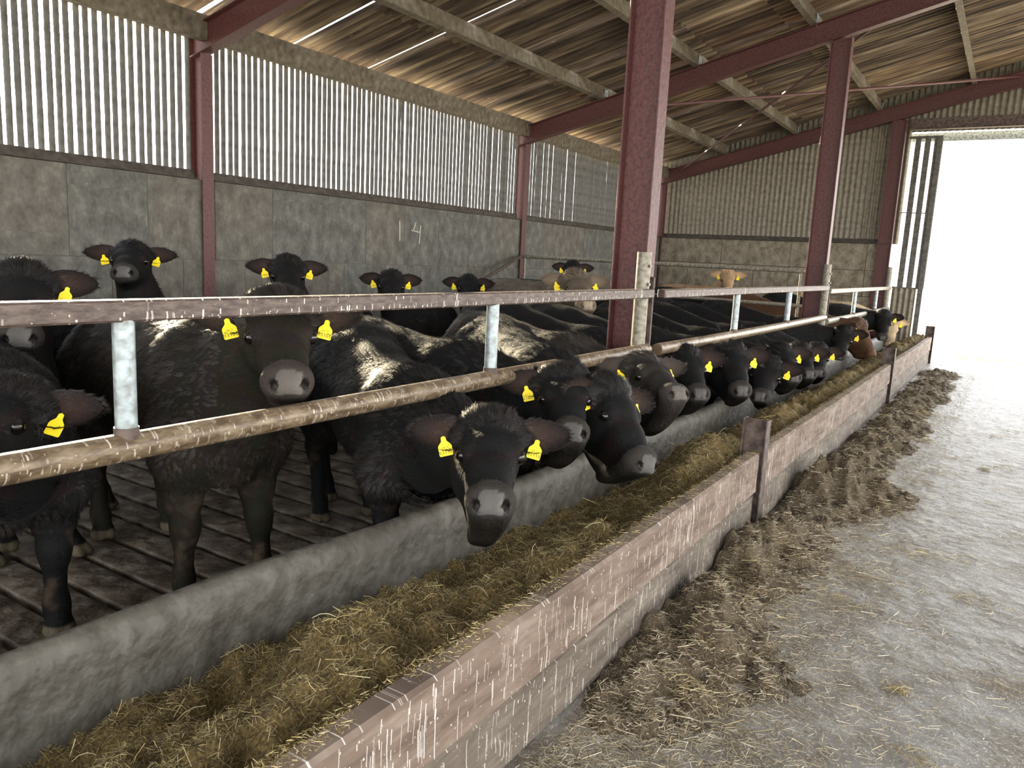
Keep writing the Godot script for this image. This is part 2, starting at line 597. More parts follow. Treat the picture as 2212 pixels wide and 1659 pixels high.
	boxes("wall_core", [[Vector3(-4.6, 1.125, -17.27), Vector3(4.85, 2.25, 0.2)]], M.mortar, wf, 0.0)
	var crs := [[0.0, 0.62, -6.99], [0.62, 1.145, -7.36], [1.145, 1.67, -6.99], [1.67, 2.2, -6.99]]
	for k in 4:
		var x: float = crs[k][2]
		var step := 1.48 if k == 3 else 0.74
		while x < -2.2:
			var x1 := minf(x + step, -2.17)
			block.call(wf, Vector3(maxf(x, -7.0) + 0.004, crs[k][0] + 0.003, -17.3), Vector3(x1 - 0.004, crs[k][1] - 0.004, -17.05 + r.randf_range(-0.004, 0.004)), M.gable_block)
			x = x1
	boxes("sill_channel", [[Vector3(-4.6, 2.25, -17.1), Vector3(4.8, 0.085, 0.012)], [Vector3(-4.6, 2.206, -17.06), Vector3(4.8, 0.012, 0.09)]], M.sill_steel, wf, 0.002)
	var xs := -7.1
	while xs < RIDGE_X - 0.1:
		var x1: float = minf(xs + 0.735, -2.06) if xs < -2.1 else minf(xs + 0.735, RIDGE_X)
		var lo := 2.21 if xs < -2.1 else 4.34
		var f := noise(int(xs * 10) + 200, 3.0, 2)
		var mb := MB.new()
		for side: float in [1.0, -1.0]:
			var pts := PackedVector3Array()
			var cols := 43
			for i in 2:
				for q in cols:
					var xx := lerpf(xs, x1 + 0.03, q / float(cols - 1))
					var yy := lo if i == 0 else roof_y(xx) + 0.235
					pts.append(Vector3(xx, yy, -17.2 + 0.019 * sin(xx / 0.105 * TAU) + side * 0.0009))
			mb.grid(pts, cols, Vector3(0, 0, side))
		one("corrugated_sheet", mb, M.cladding, wf)
		xs = x1
	boxes("corrugated_sheet", [[Vector3(4.0, 4.9, -17.2), Vector3(4.8, 1.3, 0.02)]], M.cladding, wf, 0.0)
	boxes("wall_panel", [[Vector3(5.9, 2.2, -17.2), Vector3(1.2, 4.4, 0.1)]], M.cladding, wf, 0.0)
	var lint := base("trim_1", Vector3(0, 0, 0))
	tag(lint, "dark steel lintel across the top of the bright doorway", "beam", "", "structure")
	boxes("lintel_web", [[Vector3(1.6, 4.47, -17.1), Vector3(7.3, 0.2, 0.02)]], M.dark_steel, lint)
	boxes("lintel_flange", [[Vector3(1.6, 4.365, -17.05), Vector3(7.3, 0.012, 0.12)]], M.dark_steel, lint)
	boxes("door_track", [[Vector3(1.6, 4.27, -17.42), Vector3(7.4, 0.16, 0.04)]], M.zinc, lint)
	var jamb := base("door_1")
	tag(jamb, "narrow slotted sheet-metal panel beside the open doorway", "door", "", "structure")
	var strips2 := [[-1.9, 0.105], [-1.735, 0.105], [-1.55, 0.15]]
	for s in strips2:
		boxes("slotted_strip", [[Vector3(s[0], 2.8, -17.2), Vector3(s[1], 2.86, 0.03)]], M.vent_strip, jamb)
	boxes("cross_bar", [[Vector3(-1.76, 4.24, -17.19), Vector3(0.56, 0.05, 0.04)], [Vector3(-1.76, 2.82, -17.19), Vector3(0.56, 0.02, 0.03)], [Vector3(-1.76, 1.37, -17.19), Vector3(0.56, 0.03, 0.04)]], M.vent_strip, jamb)
	var cp := MB.new()
	for side: float in [1.0, -1.0]:
		var pts := PackedVector3Array()
		for i in 2:
			for q in 41:
				var xx := lerpf(-2.03, -1.6, q / 40.0)
				pts.append(Vector3(xx, 0.0 if i == 0 else 1.37, -17.18 + 0.014 * sin(xx / 0.1 * TAU) + side * 0.001))
		cp.grid(pts, 41, Vector3(0, 0, side))
	one("lower_sheet", cp, M.cladding, jamb)
	boxes("jamb_post", [[Vector3(-1.53, 2.12, -17.2), Vector3(0.09, 4.24, 0.07)]], M.vent_strip, jamb)

# an I-section between two points: web and two flanges as parts; `wide` is the direction across the flanges, `deep` from flange to flange
func i_beam(parent: Node, a: Vector3, b: Vector3, deep: Vector3, depth: float, width: float, m: Material, thick := 0.012) -> void:
	var l := (b - a).normalized()
	var d := (deep - l * deep.dot(l)).normalized()
	var bs := Basis(l, d, l.cross(d))
	var c := (a + b) * 0.5
	var ln := a.distance_to(b)
	var w := MB.new()
	w.box(c, Vector3(ln, depth - thick * 2.0, thick * 0.7), 0.001, bs)
	one("web", w, m, parent)
	for s: float in [-1.0, 1.0]:
		var f := MB.new()
		f.box(c + d * (depth - thick) * 0.5 * s, Vector3(ln, thick, width), 0.002, bs)
		one("flange", f, m, parent)

func steelwork() -> void:
	var where := ["at the far gable beside the doorway", "standing behind the feed barrier in mid shed", "the thickest one, in front behind the barrier post", "out of view behind the passage", "at the near end"]
	for k in FRAMES.size():
		var z: float = FRAMES[k]
		if k > 3:
			continue
		# column on the barrier line
		var c := base("steel_column", Vector3(-2.245, 0, z))
		tag(c, "red-brown steel column " + where[k], "column", "steel columns on the barrier line")
		var top := roof_y(-2.245) - 0.28
		i_beam(c, Vector3.ZERO, Vector3(0, top, 0), Vector3.RIGHT, 0.255, 0.15, M.red_steel)
		boxes("base_plate", [[Vector3(0, 0.01, 0), Vector3(0.32, 0.02, 0.26)]], M.red_steel, c)
		if k < 3:
			boxes("bolt", [[Vector3(0.134, top - 0.1, 0.04), Vector3(0.014, 0.02, 0.02)], [Vector3(0.134, top - 0.1, -0.04), Vector3(0.014, 0.02, 0.02)]], M.bolt_steel, c)
		# column in the wall
		var wcol := base("wall_post", Vector3(-7.01, 0, z))
		tag(wcol, "narrow red-brown steel post set in the block wall " + ["at the gable corner", "by the green tank", "short of the chalked number 14", "behind the camera"][k], "column", "steel posts in the block wall")
		i_beam(wcol, Vector3.ZERO, Vector3(0, 3.4, 0), Vector3.RIGHT, 0.2, 0.13, M.red_steel)
		# columns of the open side on the right
		var rc := base("steel_column", Vector3(5.7, 0, z))
		tag(rc, "red-brown steel column on the open side of the shed " + ["by the gable", "in mid shed", "abreast of the barrier", "behind the camera"][k], "column", "steel columns on the open side")
		i_beam(rc, Vector3.ZERO, Vector3(0, roof_y(5.7) - 0.28, 0), Vector3.RIGHT, 0.255, 0.15, M.red_steel)
		# rafters
		for side in 2:
			var x0 := -7.12 if side == 0 else EAVE_RIGHT
			var a := Vector3(x0, roof_y(x0) - 0.135, z)
			var b := Vector3(RIDGE_X, roof_y(RIDGE_X) - 0.135, z)
			var rf := base("trim_%d" % (k * 2 + side + 2), Vector3.ZERO)
			tag(rf, ["red-brown steel rafter rising from the left wall ", "red-brown steel rafter on the open side "][side] + ["along the far gable", "over the middle pen gate", "over the foremost wall post", "behind the camera"][k], "beam", "steel rafters", "structure")
			i_beam(rf, a, b, Vector3.UP, 0.27, 0.13, M.red_steel)
			if side == 0:
				# haunch plate under the end at the wall
				boxes("end_plate", [[Vector3(-7.125, 3.5, z), Vector3(0.016, 0.34, 0.15)]], M.red_steel, rf)
				for px: float in [-5.62, -4.18, -2.64, -1.1, 0.4]:
					boxes("cleat", [[Vector3(px + 0.055, roof_y(px) + 0.075, z), Vector3(0.01, 0.15, 0.11)]], M.zinc, rf)
	# wind bracing in the last bay
	var br := MB.new()
	br.tube([Vector3(-4.75, roof_y(-4.75) - 0.31, -11.2), Vector3(-0.36, roof_y(-0.36) - 0.1, -17.0)], 0.024, 6)
	tag(one("roof_brace", br, M.red_steel), "slim steel brace running from the middle rafter up to the far gable", "brace", "roof braces")
	var br2 := MB.new()
	br2.tube([Vector3(-1.6, roof_y(-1.6) - 0.06, -11.2), Vector3(-6.6, roof_y(-6.6) - 0.1, -17.0)], 0.022, 6)
	tag(one("roof_brace", br2, M.red_steel), "slim steel brace slanting down to the gable corner", "brace", "roof braces")

func roof() -> void:
	var cl := base("ceiling")
	tag(cl, "underside of the corrugated fibre-cement roof on timber purlins with narrow gaps of daylight", "ceiling", "", "structure")
	var ang := atan(SLOPE)
	var tilt := Basis(Vector3(0, 0, 1), ang)
	var r := RandomNumberGenerator.new()
	r.seed = 9
	# purlins, one length per bay
	for k in FRAMES.size() - 1:
		var z0: float = FRAMES[k] - (0.12 if k == 0 else 0.0)
		var z1: float = FRAMES[k + 1]
		var ln := z1 - z0 - 0.006
		var zc := (z0 + z1) * 0.5
		var ev := MB.new()
		ev.box(Vector3(-6.93, 3.635, zc), Vector3(0.1, 0.235, ln), 0.006)
		one("eaves_beam", ev, M.timber, cl)
		for px: float in [-5.62, -4.18, -2.64, -1.1, 0.4]:
			var mb := MB.new()
			mb.box(Vector3(px, roof_y(px) + 0.098, zc), Vector3(0.085, 0.19, ln), 0.006, tilt)
			one("purlin", mb, M.timber, cl)
		for px: float in [2.4, 3.9, 5.4]:
			var mb := MB.new()
			mb.box(Vector3(px, roof_y(px) + 0.098, zc), Vector3(0.085, 0.19, ln), 0.006, Basis(Vector3(0, 0, 1), -ang))
			one("purlin", mb, M.timber, cl)
	# sheets, spaced apart along the shed so that daylight shows between them; two rows up each slope
	var sheet := func(x0: float, x1: float, sd: int) -> ArrayMesh:
		var f := noise(sd, 1.5, 2)
		var mb := MB.new()
		var cols := 65
		for side: float in [1.0, -1.0]:
			var pts := PackedVector3Array()
			for i in 2:
				var x := x0 if i == 0 else x1
				for q in cols:
					var t := q / float(cols - 1)
					var zz := (t - 0.5) * 1.145
					pts.append(Vector3(x, roof_y(x) + 0.225 + 0.03 * cos(t * 8.0 * TAU) + side * 0.003 + f.get_noise_2d(x, zz) * 0.004, zz))
			var uvs := PackedVector2Array()
			for p in pts:
				uvs.append(Vector2(p.z + sd * 0.37, p.x))
			mb.grid(pts, cols, Vector3(0, side, 0), uvs)
		return mb.mesh()
	var rows := [[-7.35, -4.0], [-4.15, -1.0], [-1.15, RIDGE_X], [RIDGE_X, 4.2], [4.0, EAVE_RIGHT + 0.3]]
	for k in rows.size():
		var vs := [sheet.call(rows[k][0], rows[k][1], 70 + k), sheet.call(rows[k][0], rows[k][1], 80 + k)]
		var z := -17.35 + 0.6
		var i := 0
		while z < 6.9:
			var o := put("roof_sheet", vs[i % 2], [M.roof_sheet, M.roof_sheet_b, M.roof_sheet][r.randi() % 3], cl, Vector3(0, (0.012 if k % 2 else 0.0) + r.randf_range(0, 0.006), z + r.randf_range(-0.006, 0.006)))
			o.rotation.y = r.randf_range(-0.0015, 0.0015)
			z += 1.215
			i += 1

func curb_x(z: float) -> float:  # the back edge of the trough rim wanders a little
	var k := [[2.0, -2.15], [-1.5, -2.13], [-2.4, -2.06], [-3.4, -2.0], [-6.7, -1.95], [-17.0, -1.96]]
	for i in k.size() - 1:
		if z <= k[i][0] and z >= k[i + 1][0]:
			return lerpf(k[i][1], k[i + 1][1], smoothstep(0, 1, (z - k[i][0]) / (k[i + 1][0] - k[i][0])))
	return -2.15 if z > 0 else -1.96

var feed_noise: FastNoiseLite
var feed_fine: FastNoiseLite
func feed_y(x: float, z: float) -> float:
	var cx := curb_x(z) + 0.13
	var t := clampf((x - cx) / (-1.23 - cx), 0, 1)
	var y := lerpf(0.25, 0.43, smoothstep(0.05, 0.75, t)) - 0.03 * smoothstep(0.8, 1.0, t)
	var big := feed_noise.get_noise_2d(x * 1.3, z)
	y += 0.13 * big * sin(PI * clampf(t * 0.85 + 0.1, 0, 1))
	if z < -3.6:
		y += 0.05 * smoothstep(-3.6, -5.0, z) * sin(PI * t)
	y += 0.055 * feed_noise.get_noise_2d(x * 3.1 + 9.0, z * 3.1) + 0.035 * feed_noise.get_noise_2d(x * 7.0, z * 7.0 + 4.0) + 0.024 * feed_fine.get_noise_2d(x, z)
	# scoops where muzzles have pushed the feed aside
	for s in [[-1.72, -1.35, 0.17, 0.1], [-1.42, -2.05, 0.2, 0.1], [-1.68, -2.35, 0.2, 0.12], [-1.5, -3.4, 0.18, 0.12], [-1.3, -1.0, 0.18, 0.12], [-1.55, -5.3, 0.2, 0.12], [-1.6, -6.9, 0.2, 0.1]]:
		y -= s[3] * exp(-(pow(x - s[0], 2) + pow(z - s[1], 2)) / (s[2] * s[2]))
	return maxf(y, 0.1)

func straw_meshes() -> Array:
	# short blades of chopped straw and grass: flat folded ribbons one metre long before scaling, straight, bent and curled
	var out := []
	for k in 3:
		var mb := MB.new()
		mb.colored = true
		var pts := []
		for i in 4:
			var t := i / 3.0
			pts.append([Vector3(0, 0, t - 0.5), Vector3(0, [0.0, 0.16, 0.35][k] * sin(t * PI), t - 0.5), Vector3([0, 0, 0.3][k] * sin(t * TAU), [0.0, 0.16, 0.35][k] * sin(t * PI), (t - 0.5) * [1, 0.95, 0.8][k])][2])
		for i in 3:
			var w0: float = [0.035, 0.05, 0.045, 0.02][i]
			var w1: float = [0.035, 0.05, 0.045, 0.02][i + 1]
			var a: Vector3 = pts[i]
			var b: Vector3 = pts[i + 1]
			var up := Vector3(0, 0.02, 0)
			mb.quad(a - Vector3(w0, 0, 0), a + up, b + up, b - Vector3(w1, 0, 0), Vector3(-0.4, 1, 0))
			mb.quad(a + up, a + Vector3(w0, 0, 0), b + Vector3(w1, 0, 0), b + up, Vector3(0.4, 1, 0))
		out.append(mb.mesh())
	return out

func scatter(called: String, parent: Node, count: int, place: Callable, lens: Vector2, lie: float, cols: Array, kinds := [0, 1, 2]) -> void:
	var sets := [PackedFloat32Array(), PackedFloat32Array(), PackedFloat32Array()]
	var r := RandomNumberGenerator.new()
	r.seed = hash(called) % 100000
	for i in count:
		var p: Vector3 = place.call(r)
		if p.y < -50.0:
			continue
		var l := r.randf_range(lens.x, lens.y) * (0.45 + r.randf() * r.randf() * 1.3)
		var bs := Basis(Vector3.UP, r.randf() * TAU) * Basis(Vector3.RIGHT, r.randfn(0.0, lie)) * Basis(Vector3(0, 0, 1), r.randf_range(-1, 1))
		var w := r.randf_range(0.012, 0.032) / maxf(l, 0.015) * 0.5
		var c: Color = cols[r.randi() % cols.size()]
		c = c * r.randf_range(0.6, 1.25)
		row(sets[kinds[r.randi() % kinds.size()]], bs * Basis.from_scale(Vector3(l * w * 1.6, l, l)), p + Vector3(0, l * 0.06, 0), c)
	for k in 3:
		if sets[k].size():
			var o := many(called, straw[k], sets[k], M.strand, parent)
			o.set_meta("kind", "stuff")

var straw := []
func feed_side() -> void:
	feed_noise = noise(5, 0.95, 3)
	feed_fine = noise(6, 9.0, 3)
	straw = straw_meshes()
	# concrete trough: a kerb with a rounded rim, hollowed down to the trough bed
	var tr := base("feed_trough")
	tag(tr, "long grey concrete feed trough with a rounded worn rim along the pen", "trough")
	var f := noise(50, 0.8, 4)
	var prof := [Vector2(-0.005, -0.05), Vector2(0.0, 0.3), Vector2(0.0, 0.455), Vector2(0.01, 0.49), Vector2(0.032, 0.508), Vector2(0.062, 0.508), Vector2(0.085, 0.492), Vector2(0.1, 0.462), Vector2(0.106, 0.42), Vector2(0.11, 0.34), Vector2(0.122, 0.24), Vector2(0.155, 0.15), Vector2(0.22, 0.08), Vector2(0.34, 0.04), Vector2(0.93, 0.03)]
	var cuts := [1.9, -5.05, -11.05, -17.0]
	for k in 3:
		var mb := MB.new()
		var pts := PackedVector3Array()
		var rows := 140 if k == 0 else 60
		for i in rows + 1:
			var z := lerpf(cuts[k], cuts[k + 1] + 0.004, i / float(rows))
			for q in prof.size():
				var p: Vector2 = prof[q]
				var w := f.get_noise_2d(z * 1.4, q * 0.2) * 0.009
				pts.append(Vector3(minf(curb_x(z) + p.x + w, -1.2), p.y + w * 0.6, z))
		mb.grid(pts, prof.size(), Vector3(0.6, 1, 0))
		one("trough_section", mb, M.curb_concrete, tr)
	# chopped silage in the trough
	var si := base("silage")
	tag(si, "heaped chopped silage and straw filling the feed trough", "silage", "", "stuff")
	var hf := MB.new()
	var pts2 := PackedVector3Array()
	var cols := 44
	var z := 0.9
	while z > -16.95:
		var x0 := curb_x(z) + 0.1
		for q in cols:
			var x := lerpf(x0, -1.215, q / float(cols - 1))
			pts2.append(Vector3(x, feed_y(x, z), z))
		z -= 0.016 if z > -5.0 else 0.03
	hf.grid(pts2, cols, Vector3.UP)
	var heap := one("feed_heap", hf, M.silage, si)
	heap.set_meta("kind", "stuff")
	var brown := [Color(0.22, 0.165, 0.066), Color(0.31, 0.24, 0.10), Color(0.14, 0.104, 0.043), Color(0.44, 0.36, 0.18), Color(0.26, 0.205, 0.082), Color(0.08, 0.058, 0.026)]
	var gold := [Color(0.62, 0.50, 0.24), Color(0.55, 0.42, 0.18), Color(0.70, 0.60, 0.36), Color(0.46, 0.34, 0.13)]
	scatter("chopped_strands", si, 80000, func(r: RandomNumberGenerator) -> Vector3:
		var zz := -0.55 - 4.6 * r.randf() if r.randf() < 0.72 else -5.0 - 11.5 * r.randf()
		var xx := lerpf(curb_x(zz) + 0.12, -1.22, r.randf())
		return Vector3(xx, feed_y(xx, zz) + r.randf_range(-0.004, 0.006), zz), Vector2(0.016, 0.046), 0.5, brown, [0, 0, 1, 1, 2])
	scatter("straw_stalks", si, 1000, func(r: RandomNumberGenerator) -> Vector3:
		var zz := -0.55 - 5.5 * pow(r.randf(), 1.2)
		var xx := lerpf(curb_x(zz) + 0.13, -1.22, r.randf())
		return Vector3(xx, feed_y(xx, zz) + 0.008, zz), Vector2(0.035, 0.085), 0.35, gold, [0, 0, 1])
	scatter("board_crumbs", si, 12000, func(r: RandomNumberGenerator) -> Vector3:
		var zz := -0.5 - 12.0 * pow(r.randf(), 2.0)
		return Vector3(r.randf_range(-1.236, -1.16), 0.502, zz), Vector2(0.006, 0.022), 0.05, gold + brown, [0])
	# boards between steel posts; two boards, one above the other, in each bay
	var bays := [[1.6, -4.66, "nearest bay"], [-4.76, -10.68, "middle bay"], [-10.78, -16.4, "last bay by the doorway"]]
	for k in 3:
		for j in 2:
			var b := base("trough_board", Vector3(-1.197, 0, (bays[k][0] + bays[k][1]) * 0.5))
			tag(b, ["weathered lower timber board of the trough side in the ", "splashed upper timber board of the trough side in the "][j] + str(bays[k][2]), "board", "timber boards along the trough")
			var fn := noise(90 + k * 2 + j, 0.9, 3)
			var y0: float = [0.005, 0.252][j]
			var y1: float = [0.246, 0.5][j]
			var xo: float = [-0.012, 0.0][j]
			var hw := 0.04
			var cs := [Vector2(hw, y0 + 0.01), Vector2(hw, y1 - 0.012), Vector2(hw - 0.012, y1), Vector2(-hw + 0.01, y1), Vector2(-hw, y1 - 0.01), Vector2(-hw, y0 + 0.01), Vector2(-hw + 0.01, y0), Vector2(hw - 0.01, y0)]
			var half: float = (bays[k][0] - bays[k][1]) * 0.5
			var mb := MB.new()
			for q in cs.size():
				var pts := PackedVector3Array()
				var uvs := PackedVector2Array()
				var sub := 6 if q in [0, 4] else 1
				for i in 81:
					var zz := lerpf(-half, half, i / 80.0)
					var bow := 0.018 * cos(zz / half * PI * 0.5) * (1.0 if k == 0 else 0.6)
					for e in sub + 1:
						var p: Vector2 = (cs[q] as Vector2).lerp(cs[(q + 1) % 8], e / float(sub))
						var w := fn.get_noise_2d(zz * 2.0, p.y * 6.0) * 0.009
						pts.append(Vector3(p.x + xo + bow + w * 0.6, p.y + w * 0.9, zz))
						uvs.append(Vector2(zz + k * 1.3, 1.0 - (p.y - y0) if q == 0 or q == 4 else 0.2455 + p.x * 0.03))
				var mid: Vector2 = ((cs[q] as Vector2) + (cs[(q + 1) % 8] as Vector2)) * 0.5 - Vector2(0, (y0 + y1) * 0.5)
				mb.grid(pts, sub + 1, Vector3(mid.x * 4.0, mid.y, 0), uvs)
			for e: float in [-1.0, 1.0]:
				mb.quad(Vector3(hw + xo, y0, half * e), Vector3(hw + xo, y1, half * e), Vector3(-hw + xo, y1, half * e), Vector3(-hw + xo, y0, half * e), Vector3(0, 0, e))
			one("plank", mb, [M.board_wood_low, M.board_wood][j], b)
	for k in 3:
		var zp: float = [-4.71, -10.73, -16.45][k]
		var po := base("trough_post", Vector3(-1.205, 0, zp))
		tag(po, "short brown steel post holding the trough boards " + ["between the nearest and middle bays", "between the middle and last bays", "at the doorway end"][k], "post", "short steel posts of the trough side")
		i_beam(po, Vector3.ZERO, Vector3(0, 0.7, 0), Vector3.RIGHT, 0.15, 0.09, M.dark_steel, 0.01)

func rail_points(a: Vector3, b: Vector3, steps := 8, sag := 0.0) -> Array:
	var o := []
	for i in steps + 1:
		o.append(a.lerp(b, i / float(steps)) - Vector3(0, sag * sin(PI * i / float(steps)), 0))
	return o

func barrier() -> void:
	var secs := [[1.6, -4.93, 1.43, 1.06, [-1.22, -3.04, 0.6], "nearest, thick with white splashes"], [-5.12, -10.86, 1.425, 1.045, [-6.9, -8.82], "middle, between the two barrier posts"], [-11.0, -17.0, 1.38, 0.985, [-13.06, -15.3], "last, paler galvanised, near the doorway"]]
	for k in 3:
		var s: Array = secs[k]
		var z0: float = s[0]
		var z1: float = s[1]
		var b := base("feed_barrier", Vector3(RAIL_X, 0, (z0 + z1) * 0.5))
		tag(b, "steel feed barrier section " + str(s[5]), "feed barrier", "feed barrier sections")
		var h := (z0 - z1) * 0.5
		var mid := (z0 + z1) * 0.5
		var t := MB.new()
		t.box(Vector3(0, s[2] - 0.03, 0), Vector3(0.06, 0.06, h * 2), 0.006)
		one("top_rail", t, M.splashed_top_rail if k < 2 else M.old_zinc, b)
		var l := MB.new()
		l.tube(rail_points(Vector3(0, s[3] - 0.04, h), Vector3(0, s[3] - 0.04, -h), 12, 0.006), 0.041, 24)
		one("lower_rail", l, M.splashed_rail if k < 2 else M.old_zinc, b)
		for zz: float in s[4]:
			var p := MB.new()
			p.tube([Vector3(0, s[3] - 0.03, zz - mid), Vector3(0, s[2] - 0.055, zz - mid)], 0.03, 18)
			one("spacer_post", p, M.zinc, b)
			var wl := MB.new()
			wl.tube([Vector3(0, s[3] - 0.02, zz - mid), Vector3(0, s[3] + 0.012, zz - mid)], 0.034, 14)
			one("weld_collar", wl, M.dark_steel, b)
	for k in 3:
		var z: float = [-4.87, -10.93, -17.0][k]
		var p := base("barrier_post", Vector3(-2.09, 0, z))
		tag(p, "upright tube post of the feed barrier " + ["bolted to the thick front column", "bolted to the mid shed column", "at the far gable"][k], "post", "barrier posts")
		var mb := MB.new()
		mb.tube([Vector3(0, 0.3, 0), Vector3(0, [1.67, 1.7, 1.76][k], 0)], 0.048, 20)
		one("tube", mb, M.old_zinc, p)
		if k < 2:
			boxes("bracket", [[Vector3(0.028, 1.2, -0.08), Vector3(0.05, 0.62, 0.012)], [Vector3(0.028, 1.2, -0.11), Vector3(0.012, 0.62, 0.06)]], M.dark_steel, p)
			for y: float in [1.46, 1.58]:
				var bo := MB.new()
				bo.tube([Vector3(0.04, y, 0.014), Vector3(0.062, y, 0.02)], 0.011, 6)
				one("bolt", bo, M.bolt_steel, p)

func pen_things() -> void:
	# gate across the pen on the middle frame
	var g := base("pen_gate", Vector3(-4.63, 0, -11.0))
	tag(g, "tubular steel gate dividing the pens, reaching from the block wall to the mid shed column", "gate")
	for y: float in [1.605, 1.14, 0.72, 0.3]:
		var mb := MB.new()
		mb.tube(rail_points(Vector3(-2.25, y, 0), Vector3(2.26, y - 0.01, 0), 6), 0.029 if y > 1.5 else 0.025, 14)
		one("rail", mb, M.old_zinc, g)
	for x: float in [-2.2, 0.0, 2.2]:
		var mb := MB.new()
		mb.tube([Vector3(x, 0.28, 0), Vector3(x, 1.6, 0)], 0.022, 12)
		one("upright", mb, M.old_zinc, g)
	var gr := base("guard_rail", Vector3(-6.62, 0, -9.6))
	tag(gr, "sloping dark tube rail beside the green tank at the wall", "rail")
	var m1 := MB.new()
	m1.tube([Vector3(-0.2, 1.62, -1.3), Vector3(0, 1.27, 0), Vector3(0.1, 1.1, 0.5)], 0.025, 12)
	one("sloping_tube", m1, M.dark_steel, gr)
	var m2 := MB.new()
	m2.tube([Vector3(0.1, 0, 0.5), Vector3(0.1, 1.1, 0.5)], 0.025, 12)
	one("foot_tube", m2, M.dark_steel, gr)
	var wt := base("water_tank", Vector3(-6.4, 0, -10.55))
	tag(wt, "dark green water tank by the block wall below the pen gate", "tank")
	boxes("tank_body", [[Vector3(0, 0.6, 0), Vector3(0.78, 1.2, 0.55)]], M.tank_green, wt, 0.04)
	boxes("tank_rim", [[Vector3(0, 1.225, 0.29), Vector3(0.86, 0.05, 0.05)], [Vector3(0, 1.225, -0.29), Vector3(0.86, 0.05, 0.05)], [Vector3(0.4, 1.225, 0), Vector3(0.05, 0.05, 0.55)], [Vector3(-0.4, 1.225, 0), Vector3(0.05, 0.05, 0.55)]], M.tank_green, wt, 0.012)

func spill_y(x: float, z: float) -> float:
	var d := x + 1.14
	var y := -0.02
	for s in [[-0.98, -2.75, 0.3, 0.5, 0.10], [-1.0, -3.35, 0.24, 0.3, 0.15], [-0.78, -3.0, 0.28, 0.16, 0.09], [-1.0, -4.2, 0.26, 0.4, 0.2], [-0.95, -4.75, 0.22, 0.3, 0.12], [-0.95, -5.75, 0.3, 0.45, 0.26], [-0.72, -6.1, 0.28, 0.3, 0.14], [-0.95, -6.9, 0.25, 0.5, 0.14], [-0.9, -8.0, 0.28, 0.5, 0.15], [-0.85, -9.1, 0.3, 0.5, 0.13], [-0.9, -10.3, 0.25, 0.6, 0.12], [-0.85, -11.6, 0.3, 0.6, 0.13], [-0.85, -13.0, 0.3, 0.7, 0.11], [-0.85, -14.6, 0.3, 0.7, 0.11]]:
		y += s[4] * exp(-pow((x - s[0]) / s[2], 2) - pow((z - s[1]) / s[3], 2))
	var n := feed_noise.get_noise_2d(x * 3.3, z * 3.3)
	var n2 := feed_noise.get_noise_2d(x * 8.0 + 3.0, z * 8.0)
	y = y * (0.75 + 0.8 * n + 0.4 * n2) + 0.055 * feed_fine.get_noise_2d(x * 0.8, z * 0.8) * smoothstep(-0.01, 0.05, y) - 0.012
	return y * smoothstep(-0.05, 0.05, d + 0.04)

